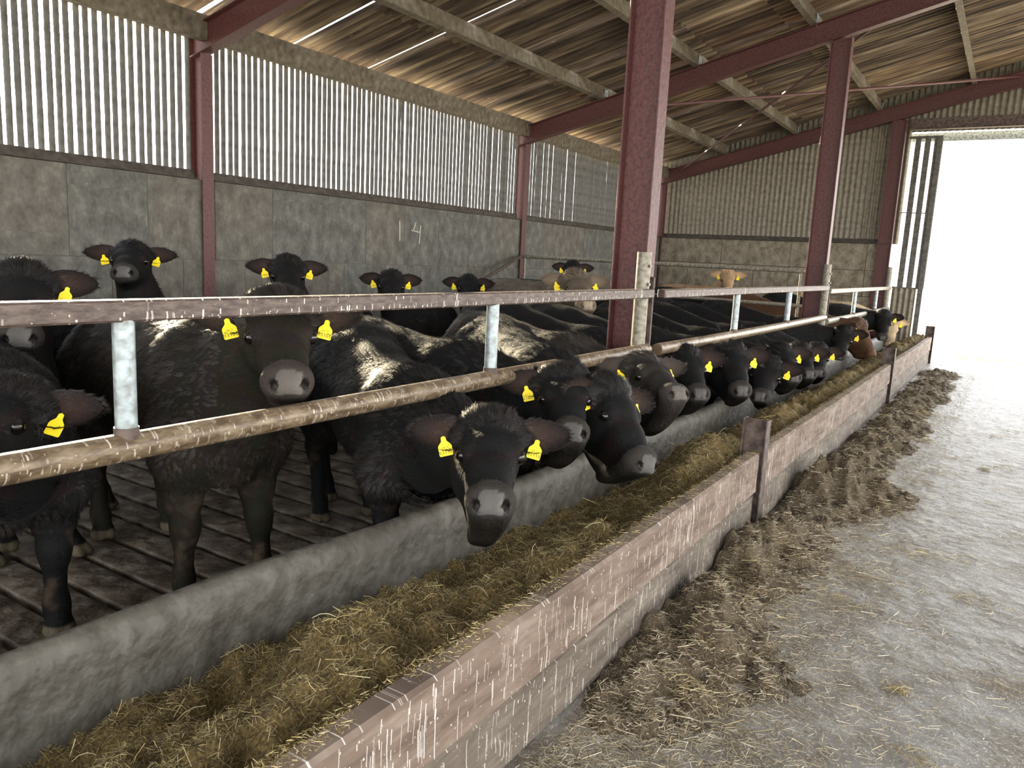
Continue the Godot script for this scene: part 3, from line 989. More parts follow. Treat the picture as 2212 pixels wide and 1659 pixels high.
func litter() -> void:
	var h := base("spilt_feed")
	tag(h, "dark crumbly heaps of spilt silage along the foot of the trough boards", "silage", "", "stuff")
	var mb := MB.new()
	var pts := PackedVector3Array()
	var cols := 56
	var z := -1.4
	while z > -16.6:
		for q in cols:
			var x := lerpf(-1.15, -0.25, q / float(cols - 1))
			pts.append(Vector3(x, spill_y(x, z), z))
		z -= 0.02 if z > -7.0 else 0.04
	mb.grid(pts, cols, Vector3.UP)
	one("feed_heap", mb, M.spilt_feed, h).set_meta("kind", "stuff")
	var dull := [Color(0.10, 0.078, 0.048), Color(0.16, 0.125, 0.075), Color(0.07, 0.054, 0.034), Color(0.20, 0.16, 0.10), Color(0.34, 0.28, 0.18)]
	scatter("chopped_strands", h, 22000, func(r: RandomNumberGenerator) -> Vector3:
		var zz := -1.6 - 15.0 * pow(r.randf(), 1.9)
		var xx := -1.13 + 0.8 * pow(r.randf(), 1.3)
		var y := spill_y(xx, zz)
		return Vector3(xx, maxf(y, 0.0) + 0.003, zz), Vector2(0.018, 0.05), 0.4, dull, [0, 0, 1])
	var st := base("loose_straw")
	tag(st, "short bits of straw scattered over the passage floor", "straw", "", "stuff")
	var pale := [Color(0.60, 0.52, 0.36), Color(0.52, 0.44, 0.29), Color(0.72, 0.66, 0.52), Color(0.40, 0.32, 0.19), Color(0.28, 0.22, 0.13)]
	var knots := []
	var kr := RandomNumberGenerator.new()
	kr.seed = 12
	for k in 70:
		knots.append(Vector3(-1.0 + 1.9 * pow(kr.randf(), 1.5), 0.02 + 0.12 * kr.randf(), -1.6 - 9.0 * pow(kr.randf(), 1.4)))
	scatter("straw_wisps", st, 6000, func(r: RandomNumberGenerator) -> Vector3:
		var k: Vector3 = knots[r.randi() % 70]
		var p := Vector3(k.x + r.randfn(0, k.y), 0, k.z + r.randfn(0, k.y * 0.7))
		if p.x < -1.1: p.x = -1.1
		p.y = maxf(spill_y(p.x, p.z), 0.0) + 0.001 + 0.02 * r.randf() * r.randf()
		return p, Vector2(0.025, 0.08), 0.2, [Color(0.36, 0.28, 0.13), Color(0.44, 0.35, 0.16), Color(0.26, 0.19, 0.09), Color(0.16, 0.12, 0.07), Color(0.5, 0.42, 0.24)], [0, 0, 1])
	scatter("floor_bits", st, 60000, func(r: RandomNumberGenerator) -> Vector3:
		var zz := -1.3 - 14.0 * pow(r.randf(), 2.4)
		var xx := -1.1 + 0.42 * absf(r.randfn(0, 1.0)) if r.randf() < 0.68 else -1.0 + 3.2 * r.randf()
		return Vector3(xx, maxf(spill_y(xx, zz), 0.0) + 0.001, zz) if xx < 2.4 else Vector3(0, -99, 0), Vector2(0.022, 0.055), 0.05, pale, [0])
	scatter("door_straw", st, 1500, func(r: RandomNumberGenerator) -> Vector3:
		return Vector3(-0.9 + 2.2 * r.randf(), -0.055 + 0.002, -18.6 + r.randfn(0, 0.5)), Vector2(0.08, 0.3), 0.2, [Color(0.7, 0.55, 0.25), Color(0.6, 0.45, 0.18)])

# ---------------------------------------------------------------- cattle
# One beast is modelled in a rest pose (x forward, y up, z to its right): tapered bones joined with a smooth minimum and meshed as surface nets.
# Each animal then bends the neck of that rest shape along a curve to carry the head where and how it holds it.
const POLL := Vector3(0.80, 1.19, 0)
const NECK := Vector3(0.44, 0.95, 0)
const FACE := Vector3(0.766, -0.643, 0)
const CROWN := Vector3(0.643, 0.766, 0)
var bone_a := PackedVector3Array()
var bone_d := PackedVector3Array()
var bone_i := PackedFloat32Array()
var bone_r := PackedFloat32Array()
var bone_q := PackedFloat32Array()
var bone_k := PackedFloat32Array()
var bone_z := PackedFloat32Array()
var bone_n := 0
var cow_lod := []
var hair_mesh: ArrayMesh

func bone(a: Vector3, b: Vector3, ra: float, rb: float, k := 0.05, zs := 1.0) -> void:
	a.z *= zs
	b.z *= zs
	bone_a.append(a)
	bone_d.append(b - a)
	bone_i.append(1.0 / maxf((b - a).length_squared(), 1e-8))
	bone_r.append(ra)
	bone_q.append(rb - ra)
	bone_k.append(k)
	bone_z.append(zs)
	bone_n += 1

func hp(f: float, u: float, s: float) -> Vector3:  # a point of the head in the rest pose
	return POLL + FACE * f + CROWN * u + Vector3(0, 0, s)

func cow_bones() -> void:
	# trunk
	bone(Vector3(-0.34, 0.83, 0), Vector3(0.16, 0.81, 0), 0.30, 0.30, 0.06, 1.12)
	bone(Vector3(0.16, 0.80, 0), Vector3(0.47, 0.79, 0), 0.29, 0.22, 0.08, 1.1)
	bone(Vector3(-0.34, 0.87, 0), Vector3(-0.62, 0.9, 0), 0.27, 0.2, 0.08, 1.05)
	bone(Vector3(0.30, 1.02, 0), Vector3(-0.05, 1.0, 0), 0.14, 0.14, 0.08, 1.1)
	bone(Vector3(-0.05, 1.0, 0), Vector3(-0.62, 1.02, 0), 0.13, 0.12, 0.08)
	bone(Vector3(0.52, 0.62, 0), Vector3(0.58, 0.78, 0), 0.12, 0.14, 0.08)
	for s: float in [-1.0, 1.0]:
		bone(Vector3(-0.45, 1.03, 0.17 * s), Vector3(-0.5, 1.0, 0.14 * s), 0.07, 0.09, 0.08)
		bone(Vector3(0.34, 0.98, 0.08 * s), Vector3(0.47, 0.66, 0.17 * s), 0.12, 0.115, 0.08)
		# front leg
		bone(Vector3(0.46, 0.68, 0.165 * s), Vector3(0.44, 0.47, 0.155 * s), 0.115, 0.072, 0.07)
		bone(Vector3(0.44, 0.47, 0.155 * s), Vector3(0.455, 0.35, 0.15 * s), 0.07, 0.054, 0.04)
		bone(Vector3(0.462, 0.345, 0.15 * s), Vector3(0.46, 0.305, 0.15 * s), 0.056, 0.05, 0.03)
		bone(Vector3(0.452, 0.31, 0.15 * s), Vector3(0.45, 0.13, 0.15 * s), 0.042, 0.038, 0.03)
		bone(Vector3(0.45, 0.125, 0.15 * s), Vector3(0.452, 0.11, 0.15 * s), 0.046, 0.046, 0.02)
		bone(Vector3(0.46, 0.1, 0.15 * s), Vector3(0.478, 0.05, 0.15 * s), 0.04, 0.046, 0.02)
		bone(Vector3(0.478, 0.03, 0.127 * s), Vector3(0.51, 0.028, 0.13 * s), 0.034, 0.026, 0.012)
		bone(Vector3(0.478, 0.03, 0.173 * s), Vector3(0.51, 0.028, 0.17 * s), 0.034, 0.026, 0.012)
		# hind leg
		bone(Vector3(-0.54, 0.86, 0.11 * s), Vector3(-0.44, 0.64, 0.16 * s), 0.2, 0.14, 0.08)
		bone(Vector3(-0.43, 0.64, 0.165 * s), Vector3(-0.62, 0.43, 0.15 * s), 0.125, 0.064, 0.06)
		bone(Vector3(-0.63, 0.42, 0.15 * s), Vector3(-0.625, 0.37, 0.15 * s), 0.058, 0.05, 0.04)
		bone(Vector3(-0.625, 0.38, 0.15 * s), Vector3(-0.575, 0.13, 0.15 * s), 0.044, 0.04, 0.03)
		bone(Vector3(-0.573, 0.125, 0.15 * s), Vector3(-0.57, 0.11, 0.15 * s), 0.047, 0.047, 0.02)
		bone(Vector3(-0.56, 0.1, 0.15 * s), Vector3(-0.542, 0.05, 0.15 * s), 0.04, 0.046, 0.02)
		bone(Vector3(-0.542, 0.03, 0.127 * s), Vector3(-0.51, 0.028, 0.13 * s), 0.034, 0.026, 0.012)
		bone(Vector3(-0.542, 0.03, 0.173 * s), Vector3(-0.51, 0.028, 0.17 * s), 0.034, 0.026, 0.012)
	# tail
	bone(Vector3(-0.76, 1.04, 0), Vector3(-0.83, 0.9, 0), 0.04, 0.03, 0.04)
	bone(Vector3(-0.83, 0.9, 0), Vector3(-0.84, 0.5, 0), 0.026, 0.022, 0.02)
	bone(Vector3(-0.84, 0.52, 0), Vector3(-0.84, 0.34, 0), 0.024, 0.04, 0.02)
	# neck
	bone(Vector3(0.38, 0.93, 0), Vector3(0.62, 1.02, 0), 0.21, 0.155, 0.1, 1.15)
	bone(Vector3(0.62, 1.03, 0), hp(0.0, -0.07, 0), 0.15, 0.118, 0.06, 1.12)
	bone(Vector3(0.56, 0.76, 0), hp(0.06, -0.2, 0), 0.1, 0.055, 0.06, 1.3)
	# head
	bone(hp(0.02, -0.05, 0), hp(0.12, -0.055, 0), 0.1, 0.098, 0.03, 0.9)
	bone(hp(0.12, -0.06, 0), hp(0.25, -0.07, 0), 0.092, 0.075, 0.03, 0.95)
	bone(hp(0.25, -0.07, 0), hp(0.37, -0.082, 0), 0.072, 0.062, 0.03, 0.9)
	for s: float in [-1.0, 1.0]:
		bone(hp(0.05, -0.105, 0.055 * s), hp(0.15, -0.125, 0.046 * s), 0.072, 0.054, 0.04)
		bone(hp(0.115, -0.012, 0.072 * s), hp(0.155, -0.016, 0.08 * s), 0.03, 0.026, 0.03)
		bone(hp(0.39, -0.074, 0.034 * s), hp(0.425, -0.082, 0.032 * s), 0.043, 0.034, 0.02)
		bone(hp(-0.01, 0.008, 0.05 * s), hp(0.02, -0.035, 0.105 * s), 0.05, 0.036, 0.04)
	bone(hp(0.385, -0.092, -0.03), hp(0.385, -0.092, 0.03), 0.055, 0.055, 0.03)
	bone(hp(0.13, -0.14, 0), hp(0.33, -0.132, 0), 0.052, 0.042, 0.04)
	bone(hp(0.365, -0.135, -0.018), hp(0.365, -0.135, 0.018), 0.042, 0.042, 0.016)
	bone(hp(-0.03, 0.0, 0), hp(0.03, 0.022, 0), 0.068, 0.058, 0.04)

func field(p: Vector3, list: PackedInt32Array) -> float:
	var d := 10.0
	for i in list:
		var q := Vector3(p.x, p.y, p.z * bone_z[i]) - bone_a[i]
		var ab := bone_d[i]
		var t := clampf(q.dot(ab) * bone_i[i], 0.0, 1.0)
		var e := (q - ab * t).length() - bone_r[i] - bone_q[i] * t
		var k := bone_k[i]
		var h := k - absf(d - e)
		d = minf(d, e)
		if h > 0.0:
			d -= h * h / k * 0.25
	if p.x > 1.02:
		# nostrils and the eye sockets' hollows
		var n := hp(0.442, -0.066, 0.049)
		var q2 := Vector3(p.x - n.x, p.y - n.y, absf(p.z) - n.z)
		var qu := q2.dot(CROWN)
		var qz := q2.z
		d = maxf(d, 0.018 - Vector3(q2.dot(FACE) * 0.8, qu * 0.8 + qz * 0.5, qz * 1.5 - qu * 0.4).length())
	return d

# surface nets over blocks of cells near the bones: returns [positions, normals, triangle indices]
func cow_surface(cell: float) -> Array:
	var N := 6
	var B := cell * N
	var half := B * 0.87
	var all := PackedInt32Array(range(bone_n))
	var lo := Vector3(-0.95, -0.03, -0.42)
	var nb := Vector3i(ceili(2.35 / B), ceili(1.42 / B), ceili(0.84 / B))
	var V := PackedVector3Array()
	var NN := PackedVector3Array()
	var key := PackedInt32Array()
	var bits := PackedInt32Array()
	var at := {}
	var SX := 512
	var vals := PackedFloat32Array()
	var C := N + 1
	vals.resize(C * C * C)
	var CC := C * C
	for bx in nb.x:
		for by in nb.y:
			for bz in nb.z:
				var o := lo + Vector3(bx, by, bz) * B
				var c := o + Vector3.ONE * (B * 0.5)
				# bones near this block
				var list := PackedInt32Array()
				var dmin := 10.0
				var ds := PackedFloat32Array()
				for i in all:
					var q := Vector3(c.x, c.y, c.z * bone_z[i]) - bone_a[i]
					var ab := bone_d[i]
					var t := clampf(q.dot(ab) * bone_i[i], 0.0, 1.0)
					var e := (q - ab * t).length() - bone_r[i] - bone_q[i] * t
					ds.append(e)
					dmin = minf(dmin, e)
				if dmin > half * 1.25 + 0.03 or dmin < -half * 1.6 - 0.05:
					continue
				var fc := field(c, all)
				if absf(fc) > half * 1.25:
					continue
				for i in all:
					if ds[i] < dmin + 2.0 * half * 1.2 + bone_k[i] + 0.01:
						list.append(i)
				var mn := 10.0
				var mx := -10.0
				var w := 0
				for ix in C:
					for iy in C:
						for iz in C:
							var f := field(o + Vector3(ix, iy, iz) * cell, list)
							vals[w] = f
							w += 1
							mn = minf(mn, f)
							mx = maxf(mx, f)
				if mn > 0.0 or mx < 0.0:
					continue
				for ix in N:
					for iy in N:
						w = ix * CC + iy * C
						for iz in N:
							var v0 := vals[w]
							var v1 := vals[w + CC]
							var v2 := vals[w + C]
							var v3 := vals[w + CC + C]
							var v4 := vals[w + 1]
							var v5 := vals[w + CC + 1]
							var v6 := vals[w + C + 1]
							var v7 := vals[w + CC + C + 1]
							w += 1
							var m := int(v0 < 0.0) | int(v1 < 0.0) << 1 | int(v2 < 0.0) << 2 | int(v3 < 0.0) << 3 | int(v4 < 0.0) << 4 | int(v5 < 0.0) << 5 | int(v6 < 0.0) << 6 | int(v7 < 0.0) << 7
							if m == 0 or m == 255:
								continue
							var s := Vector3.ZERO
							var n := 0
							if (v0 < 0.0) != (v1 < 0.0): s += Vector3(v0 / (v0 - v1), 0, 0); n += 1
							if (v2 < 0.0) != (v3 < 0.0): s += Vector3(v2 / (v2 - v3), 1, 0); n += 1
							if (v4 < 0.0) != (v5 < 0.0): s += Vector3(v4 / (v4 - v5), 0, 1); n += 1
							if (v6 < 0.0) != (v7 < 0.0): s += Vector3(v6 / (v6 - v7), 1, 1); n += 1
							if (v0 < 0.0) != (v2 < 0.0): s += Vector3(0, v0 / (v0 - v2), 0); n += 1
							if (v1 < 0.0) != (v3 < 0.0): s += Vector3(1, v1 / (v1 - v3), 0); n += 1
							if (v4 < 0.0) != (v6 < 0.0): s += Vector3(0, v4 / (v4 - v6), 1); n += 1
							if (v5 < 0.0) != (v7 < 0.0): s += Vector3(1, v5 / (v5 - v7), 1); n += 1
							if (v0 < 0.0) != (v4 < 0.0): s += Vector3(0, 0, v0 / (v0 - v4)); n += 1
							if (v1 < 0.0) != (v5 < 0.0): s += Vector3(1, 0, v1 / (v1 - v5)); n += 1
							if (v2 < 0.0) != (v6 < 0.0): s += Vector3(0, 1, v2 / (v2 - v6)); n += 1
							if (v3 < 0.0) != (v7 < 0.0): s += Vector3(1, 1, v3 / (v3 - v7)); n += 1
							V.append(o + (Vector3(ix, iy, iz) + s / n) * cell)
							NN.append(Vector3(v1 + v3 + v5 + v7 - v0 - v2 - v4 - v6, v2 + v3 + v6 + v7 - v0 - v1 - v4 - v5, v4 + v5 + v6 + v7 - v0 - v1 - v2 - v3).normalized())
							var kk := ((bx * N + ix) * SX + by * N + iy) * SX + bz * N + iz
							at[kk] = V.size() - 1
							key.append(kk)
							bits.append(m)
	var I := PackedInt32Array()
	for i in key.size():
		var k := key[i]
		var m := bits[i]
		var a := m & 1
		for ax in 3:
			var b := (m >> (1 << ax)) & 1
			if a == b:
				continue
			var d1: int = [SX, 1, SX * SX][ax]
			var d2: int = [1, SX * SX, SX][ax]
			var q1: int = at.get(k - d1, -1)
			var q2: int = at.get(k - d2, -1)
			var q3: int = at.get(k - d1 - d2, -1)
			if q1 < 0 or q2 < 0 or q3 < 0:
				continue
			var fn := (V[q1] - V[i]).cross(V[q2] - V[i])
			if fn.dot(NN[i]) > 0.0:
				I.append_array([i, q2, q1, q1, q2, q3])
			else:
				I.append_array([i, q1, q2, q1, q3, q2])
	return [V, NN, I]

# adds ears, and the colours, neck positions and hair directions of every vertex
func cow_rest(cell: float, ear_n: int) -> Dictionary:
	var got := cow_surface(cell)
	var V: PackedVector3Array = got[0]
	var NN: PackedVector3Array = got[1]
	var I: PackedInt32Array = got[2]
	var skin_n := V.size()
	var tri_n := I.size()
	var C := PackedColorArray()
	var U := PackedFloat32Array()
	var F := PackedVector3Array()
	var dirt := noise(77, 6.0, 3)
	var d0 := (POLL - NECK)
	var l2 := d0.length_squared()
	for i in skin_n:
		var p := V[i]
		var h := p - POLL
		var hf := h.dot(FACE)
		var hu := h.dot(CROWN)
		U.append((p - NECK).dot(d0) / l2)
		var g := dirt.get_noise_3d(p.x, p.y, p.z)
		var c := Color(0.0085, 0.008, 0.008).lerp(Color(0.0145, 0.0115, 0.0098), clampf(g * 1.2 + 0.25, 0, 1))
		var fl := Vector3(-0.8, -0.45, 0)
		if p.x > 0.6 and p.y > 0.7:
			fl = -FACE * 0.7 + Vector3(0, -0.3, 0)
			if hf > 0.408 + 0.25 * absf(h.z) * absf(h.z) / 0.06 and hu < 0.0 and hu > -0.115:
				c = Color(0.034, 0.032, 0.031) * (1.0 + 0.5 * g)
				if absf(h.z) < 0.042 and hu > -0.092:
					c = Color(0.10, 0.094, 0.088) * (1.0 + 0.5 * g)
				if Vector2(h.dot(CROWN) + 0.064, absf(h.z) - 0.05).length() < 0.015:
					c = Color(0.012, 0.010, 0.010)
			elif hf > 0.36:
				c = Color(0.032, 0.029, 0.026)
		elif p.y < 0.65:
			fl = Vector3(-0.1, -1, 0)
			c = c.lerp(Color(0.075, 0.055, 0.038), clampf(g * 1.6 - 0.15, 0, 0.6) * smoothstep(0.65, 0.2, p.y))
			if p.y < 0.055:
				c = Color(0.10, 0.082, 0.055) * (1.0 + 0.5 * g)
		C.append(c)
		F.append(fl.normalized())
	for s: float in [-1.0, 1.0]:
		# ear: a cupped leaf, its opening turned forwards, drooping a little
		var root := hp(0.015, -0.035, 0.095 * s)
		var ax := (Vector3(0, 0, s) * 0.95 + CROWN * 0.10 - FACE * 0.12).normalized()
		var up := (CROWN * 0.75 - FACE * 0.66).normalized()
		up = (up - ax * up.dot(ax)).normalized()
		var fw := up.cross(ax) * -s
		if fw.dot(FACE + CROWN * 0.4) < 0.0: fw = -fw
		for side in 2:
			var k0 := V.size()
			for i in ear_n + 1:
				var t := i / float(ear_n)
				var wd := 0.064 * pow(sin(PI * minf(1.0, 0.14 + 0.86 * pow(t, 0.85))), 0.62) + 0.004
				for q in ear_n + 1:
					var a := lerpf(-1.0, 1.0, q / float(ear_n))
					var cup := (a * a) * 0.030 * (1.0 - 0.45 * t) + 0.02 * t * t
					var th := 0.005 * (1.0 - a * a) * (1.0 - t * t) if side == 1 else 0.0
					V.append(root + ax * (0.205 * t) + up * (a * wd - 0.018 * t * t) + fw * (cup - th))
					NN.append((fw * (1.0 if side == 0 else -1.0) - up * a * 0.6 * (1.0 if side == 0 else -1.0)).normalized())
					var inner := (1.0 - a * a) * (1.0 - t)
					C.append(Color(0.014, 0.011, 0.010).lerp(Color(0.062, 0.038, 0.030), inner * 0.9) if side == 0 else Color(0.010, 0.0085, 0.008))
					U.append(2.0)
					F.append(ax)
			for i in ear_n:
				for q in ear_n:
					var a0 := k0 + i * (ear_n + 1) + q
					for t3: Array in [[a0, a0 + 1, a0 + ear_n + 1], [a0 + 1, a0 + ear_n + 2, a0 + ear_n + 1]]:
						if (V[t3[1]] - V[t3[0]]).cross(V[t3[2]] - V[t3[0]]).dot(NN[t3[0]]) > 0.0:
							I.append_array([t3[0], t3[2], t3[1]])
						else:
							I.append_array([t3[0], t3[1], t3[2]])
	# roots for the hair: triangles picked by area, on the skin and the ears' rims
	var cum := PackedFloat32Array()
	var sum := 0.0
	for k in range(0, I.size(), 3):
		var ar := (V[I[k + 1]] - V[I[k]]).cross(V[I[k + 2]] - V[I[k]]).length()
		var p := V[I[k]]
		var w := 1.0
		if p.y < 0.45: w = 0.25
		elif k >= tri_n: w = 7.0
		elif p.x > 0.66 and p.y > 0.75:
			var h := p - POLL
			w = 0.0 if h.dot(FACE) > 0.39 else (6.0 if h.dot(FACE) < 0.1 and h.dot(CROWN) > -0.05 else 2.6)
		elif NN[I[k]].y > 0.3: w = 1.7
		elif p.z * p.z < 0.0: w = 0.0
		sum += ar * w
		cum.append(sum)
	return {"v": V, "n": NN, "i": I, "c": C, "u": U, "f": F, "cum": cum, "sum": sum, "skin": tri_n}

func hair_clump() -> ArrayMesh:
	# a tuft of seven tapering hairs, along +z, bent over; one unit long
	var mb := MB.new()
	mb.colored = true
	var r := RandomNumberGenerator.new()
	r.seed = 3
	for k in 7:
		var o := Vector3(r.randf_range(-0.22, 0.22), 0, r.randf_range(-0.15, 0.15))
		var lean := r.randf_range(-0.22, 0.22)
		var lift := r.randf_range(0.12, 0.42)
		var ln := r.randf_range(0.7, 1.1)
		var prev := o
		var pw := 0.022
		for i in 2:
			var t := (i + 1) / 2.0
			var p := o + Vector3(lean * t + 0.12 * sin(t * 3.0 + k), lift * t * (1.25 - 0.55 * t), ln * t)
			var w: float = [0.017, 0.002][i]
			mb.quad(prev - Vector3(pw, 0, 0), prev + Vector3(pw, 0, 0), p + Vector3(w, 0, 0), p - Vector3(w, 0, 0), Vector3.UP)
			prev = p
			pw = w
	return mb.mesh()

func ear_tag_mesh() -> ArrayMesh:
	# plastic ear tag: a stud above, a flag below with rounded corners; hangs down from the origin
	var o := [Vector2(-0.010, 0.012), Vector2(0.0, 0.017), Vector2(0.010, 0.012), Vector2(0.012, -0.006), Vector2(0.027, -0.022), Vector2(0.030, -0.03), Vector2(0.030, -0.066), Vector2(0.026, -0.071), Vector2(-0.026, -0.071), Vector2(-0.030, -0.066), Vector2(-0.030, -0.03), Vector2(-0.027, -0.022), Vector2(-0.012, -0.006)]
	var mb := MB.new()
	for s: float in [-1.0, 1.0]:
		for k in range(1, o.size() - 1):
			mb.tri(Vector3(0, -0.03, 0.0012 * s), Vector3(o[k].x, o[k].y, 0.0012 * s), Vector3(o[k + 1].x, o[k + 1].y, 0.0012 * s), Vector3(0, 0, s))
		mb.tri(Vector3(0, -0.03, 0.0012 * s), Vector3(o[12].x, o[12].y, 0.0012 * s), Vector3(o[0].x, o[0].y, 0.0012 * s), Vector3(0, 0, s))
		mb.tri(Vector3(0, -0.03, 0.0012 * s), Vector3(o[0].x, o[0].y, 0.0012 * s), Vector3(o[1].x, o[1].y, 0.0012 * s), Vector3(0, 0, s))
	for k in o.size():
		var a: Vector2 = o[k]
		var b: Vector2 = o[(k + 1) % o.size()]
		mb.quad(Vector3(a.x, a.y, -0.0012), Vector3(b.x, b.y, -0.0012), Vector3(b.x, b.y, 0.0012), Vector3(a.x, a.y, 0.0012), Vector3(a.x + b.x, a.y + b.y + 0.06, 0))
	return mb.mesh()

# spec: eye = point midway between the eyes, muzzle = tip of the nose (world), head = heading of the trunk in degrees (0 = towards the passage, +x; 90 = +z),
# reach = how far the poll is carried ahead of the body's middle, size, roll of the head, number on the ear tags, coat tint
func cow(spec: Dictionary) -> Node3D:
	var sc: float = spec.get("size", 1.1)
	var E: Vector3 = spec.eye
	var Mz: Vector3 = spec.muzzle
	var e := (Mz - E).normalized()
	var side := e.cross(Vector3.UP).normalized()
	var u0 := side.cross(e).normalized()
	u0 = u0.rotated(e, deg_to_rad(spec.get("roll", 0.0)))
	side = e.cross(u0)
	var fw := (e * cos(0.16) + u0 * sin(0.16)).normalized()
	var uw := side.cross(fw).normalized()
	var head: float = deg_to_rad(spec.get("turn", 0.0))
	var yaw := Basis(Vector3.UP, -head)
	var poll := E - fw * 0.165 * sc + uw * 0.03 * sc
	var ahead: Vector3 = yaw * Vector3(spec.get("reach", 0.88) * sc, 0, spec.get("aside", 0.0) * sc)
	var root := Vector3(poll.x - ahead.x, 0, poll.z - ahead.z)
	var o := base("cow", root, -head)
	o.scale = Vector3.ONE * sc
	tag(o, spec.label, "cow", spec.get("group", "cattle in the pen"))
	# into the animal's own axes
	var inv := yaw.transposed()
	var P: Vector3 = inv * (poll - root) / sc
	var hb := Basis(inv * fw, inv * uw, inv * side)
	var R := hb * Basis(FACE, CROWN, Vector3(0, 0, 1)).transposed()
	var q1 := R.orthonormalized().get_rotation_quaternion()
	var d0 := (POLL - NECK)
	var L0 := d0.length()
	d0 /= L0
	# an animal that reaches down and forward also lets its shoulders sink
	var drop: float = clampf((1.08 - P.y) * 0.75, 0.0, 0.19)
	var NK := NECK - Vector3(0, drop, 0)
	var Lp := (P - NK).length()
	var T0 := d0.lerp((P - NK) / Lp, minf(1.0, drop * 6.0)).normalized() * Lp
	var T1 := (R * d0) * Lp * 0.9
	var steps := 64
	var frames: Array[Basis] = []
	var cents := PackedVector3Array()
	for k in steps + 1:
		var t := k / float(steps)
		var t2 := t * t
		var t3 := t2 * t
		cents.append(NK * (2 * t3 - 3 * t2 + 1) + T0 * (t3 - 2 * t2 + t) + P * (-2 * t3 + 3 * t2) + T1 * (t3 - t2))
		var tan := (NK * (6 * t2 - 6 * t) + T0 * (3 * t2 - 4 * t + 1) + P * (-6 * t2 + 6 * t) + T1 * (3 * t2 - 2 * t)).normalized()
		var b := Basis(Quaternion.IDENTITY.slerp(q1, smoothstep(0, 1, t)))
		var have := b * d0
		var axs := have.cross(tan)
		if axs.length() > 1e-5:
			b = Basis(axs.normalized(), have.angle_to(tan) * smoothstep(0.0, 0.3, t)) * b
		frames.append(b)
	var near: bool = spec.get("near", false)
	var rest: Dictionary = cow_lod[0 if near else 1]
	var V: PackedVector3Array = rest.v.duplicate()
	var NN: PackedVector3Array = rest.n.duplicate()
	var F: PackedVector3Array = rest.f.duplicate()
	var U: PackedFloat32Array = rest.u
	var legs: Array = spec.get("legs", [0.0, 0.0, 0.0, 0.0])
	for i in V.size():
		var u := U[i]
		var p := V[i]
		if u <= 0.0:
			if p.y < 0.62:
				var w := (0.62 - p.y) / 0.62
				var lx: float = legs[(0 if p.x > 0.0 else 2) + (0 if p.z < 0.0 else 1)]
				V[i] = Vector3(p.x + lx * w * w, p.y, p.z)
			if drop > 0.0 and u > -1.6:
				V[i].y -= drop * smoothstep(-1.6, 0.0, u) * smoothstep(0.25, 0.75, p.y)
		elif u >= 1.0:
			V[i] = P + R * (p - POLL)
			NN[i] = R * NN[i]
			F[i] = R * F[i]
		else:
			var kf := u * steps
			var k := int(kf)
			var b := frames[k]
			var off := p - NECK - d0 * (u * L0)
			var fr := kf - k
			var c0 := cents[k].lerp(cents[k + 1], fr)
			V[i] = c0 + (b * off).lerp(frames[k + 1] * off, fr)
			NN[i] = b * NN[i]
			F[i] = b * F[i]
	var arr := []
	arr.resize(Mesh.ARRAY_MAX)
	arr[Mesh.ARRAY_VERTEX] = V
	arr[Mesh.ARRAY_NORMAL] = NN
	var tint: Color = spec.get("tint", Color(0, 0, 0, 0))
	var cols: PackedColorArray = rest.c
	if tint.a > 0.0:
		cols = rest.c.duplicate()
		for i in cols.size():
			var g := 0.75 + 20.0 * (cols[i].r - 0.0085)
			cols[i] = cols[i].lerp(Color(tint.r * g, tint.g * g, tint.b * g), tint.a)
	arr[Mesh.ARRAY_COLOR] = cols
	arr[Mesh.ARRAY_INDEX] = rest.i
	var am := ArrayMesh.new()
	am.add_surface_from_arrays(Mesh.PRIMITIVE_TRIANGLES, arr)
	put("body", am, M.hide, o)
	var hp2 := func(f: float, up: float, s: float) -> Vector3:
		return P + R * (hp(f, up, s) - POLL)
	for s: float in [-1.0, 1.0]:
		var sp := SphereMesh.new()
		sp.radius = 0.026
		sp.height = 0.052
		sp.radial_segments = 20 if near else 8
		sp.rings = 12 if near else 5
		put("eye", sp, M.eye_black, o, hp2.call(0.152, -0.038, 0.1 * s))
	# ear tags hang from the lower half of the ears
	var tags: Array = spec.get("tags", [1, 1])
	for k in 2:
		if not tags[k]:
			continue
		var s: float = [-1.0, 1.0][k]
		var fwd := R * (FACE * 0.62 + CROWN * 0.78)
		var flat := Vector3(fwd.x, 0.0, fwd.z).normalized()
		var zax := (fwd * 0.6 + flat * 0.4).normalized()
		var hang := Vector3.UP
		var sx := (hang - zax * hang.dot(zax)).normalized()
		var bs := Basis(sx.cross(zax), sx, zax).rotated(zax, s * spec.get("swing", 0.25))
		var tp: Vector3 = hp2.call(0.03, -0.045, 0.175 * s) + zax * 0.022
		var tg := put("ear_tag", tag_mesh, M.tag_yellow, o, tp, bs.scaled(Vector3.ONE * 0.86))
		if spec.has("number"):
			var tm := TextMesh.new()
			tm.font = font
			tm.text = str(spec.number)
			tm.font_size = 12
			tm.pixel_size = 0.0017
			tm.depth = 0.0006
			put("tag_number", tm, M.tag_ink, tg, Vector3(0, -0.054, 0.0014))
			var tm2 := TextMesh.new()
			tm2.font = font
			tm2.text = "UK 7"
			tm2.font_size = 8
			tm2.pixel_size = 0.0014
			tm2.depth = 0.0006
			put("tag_number", tm2, M.tag_ink, tg, Vector3(0, -0.034, 0.0014))
	# coat
	var nh: int = spec.get("hair", 9000 if near else 3000)
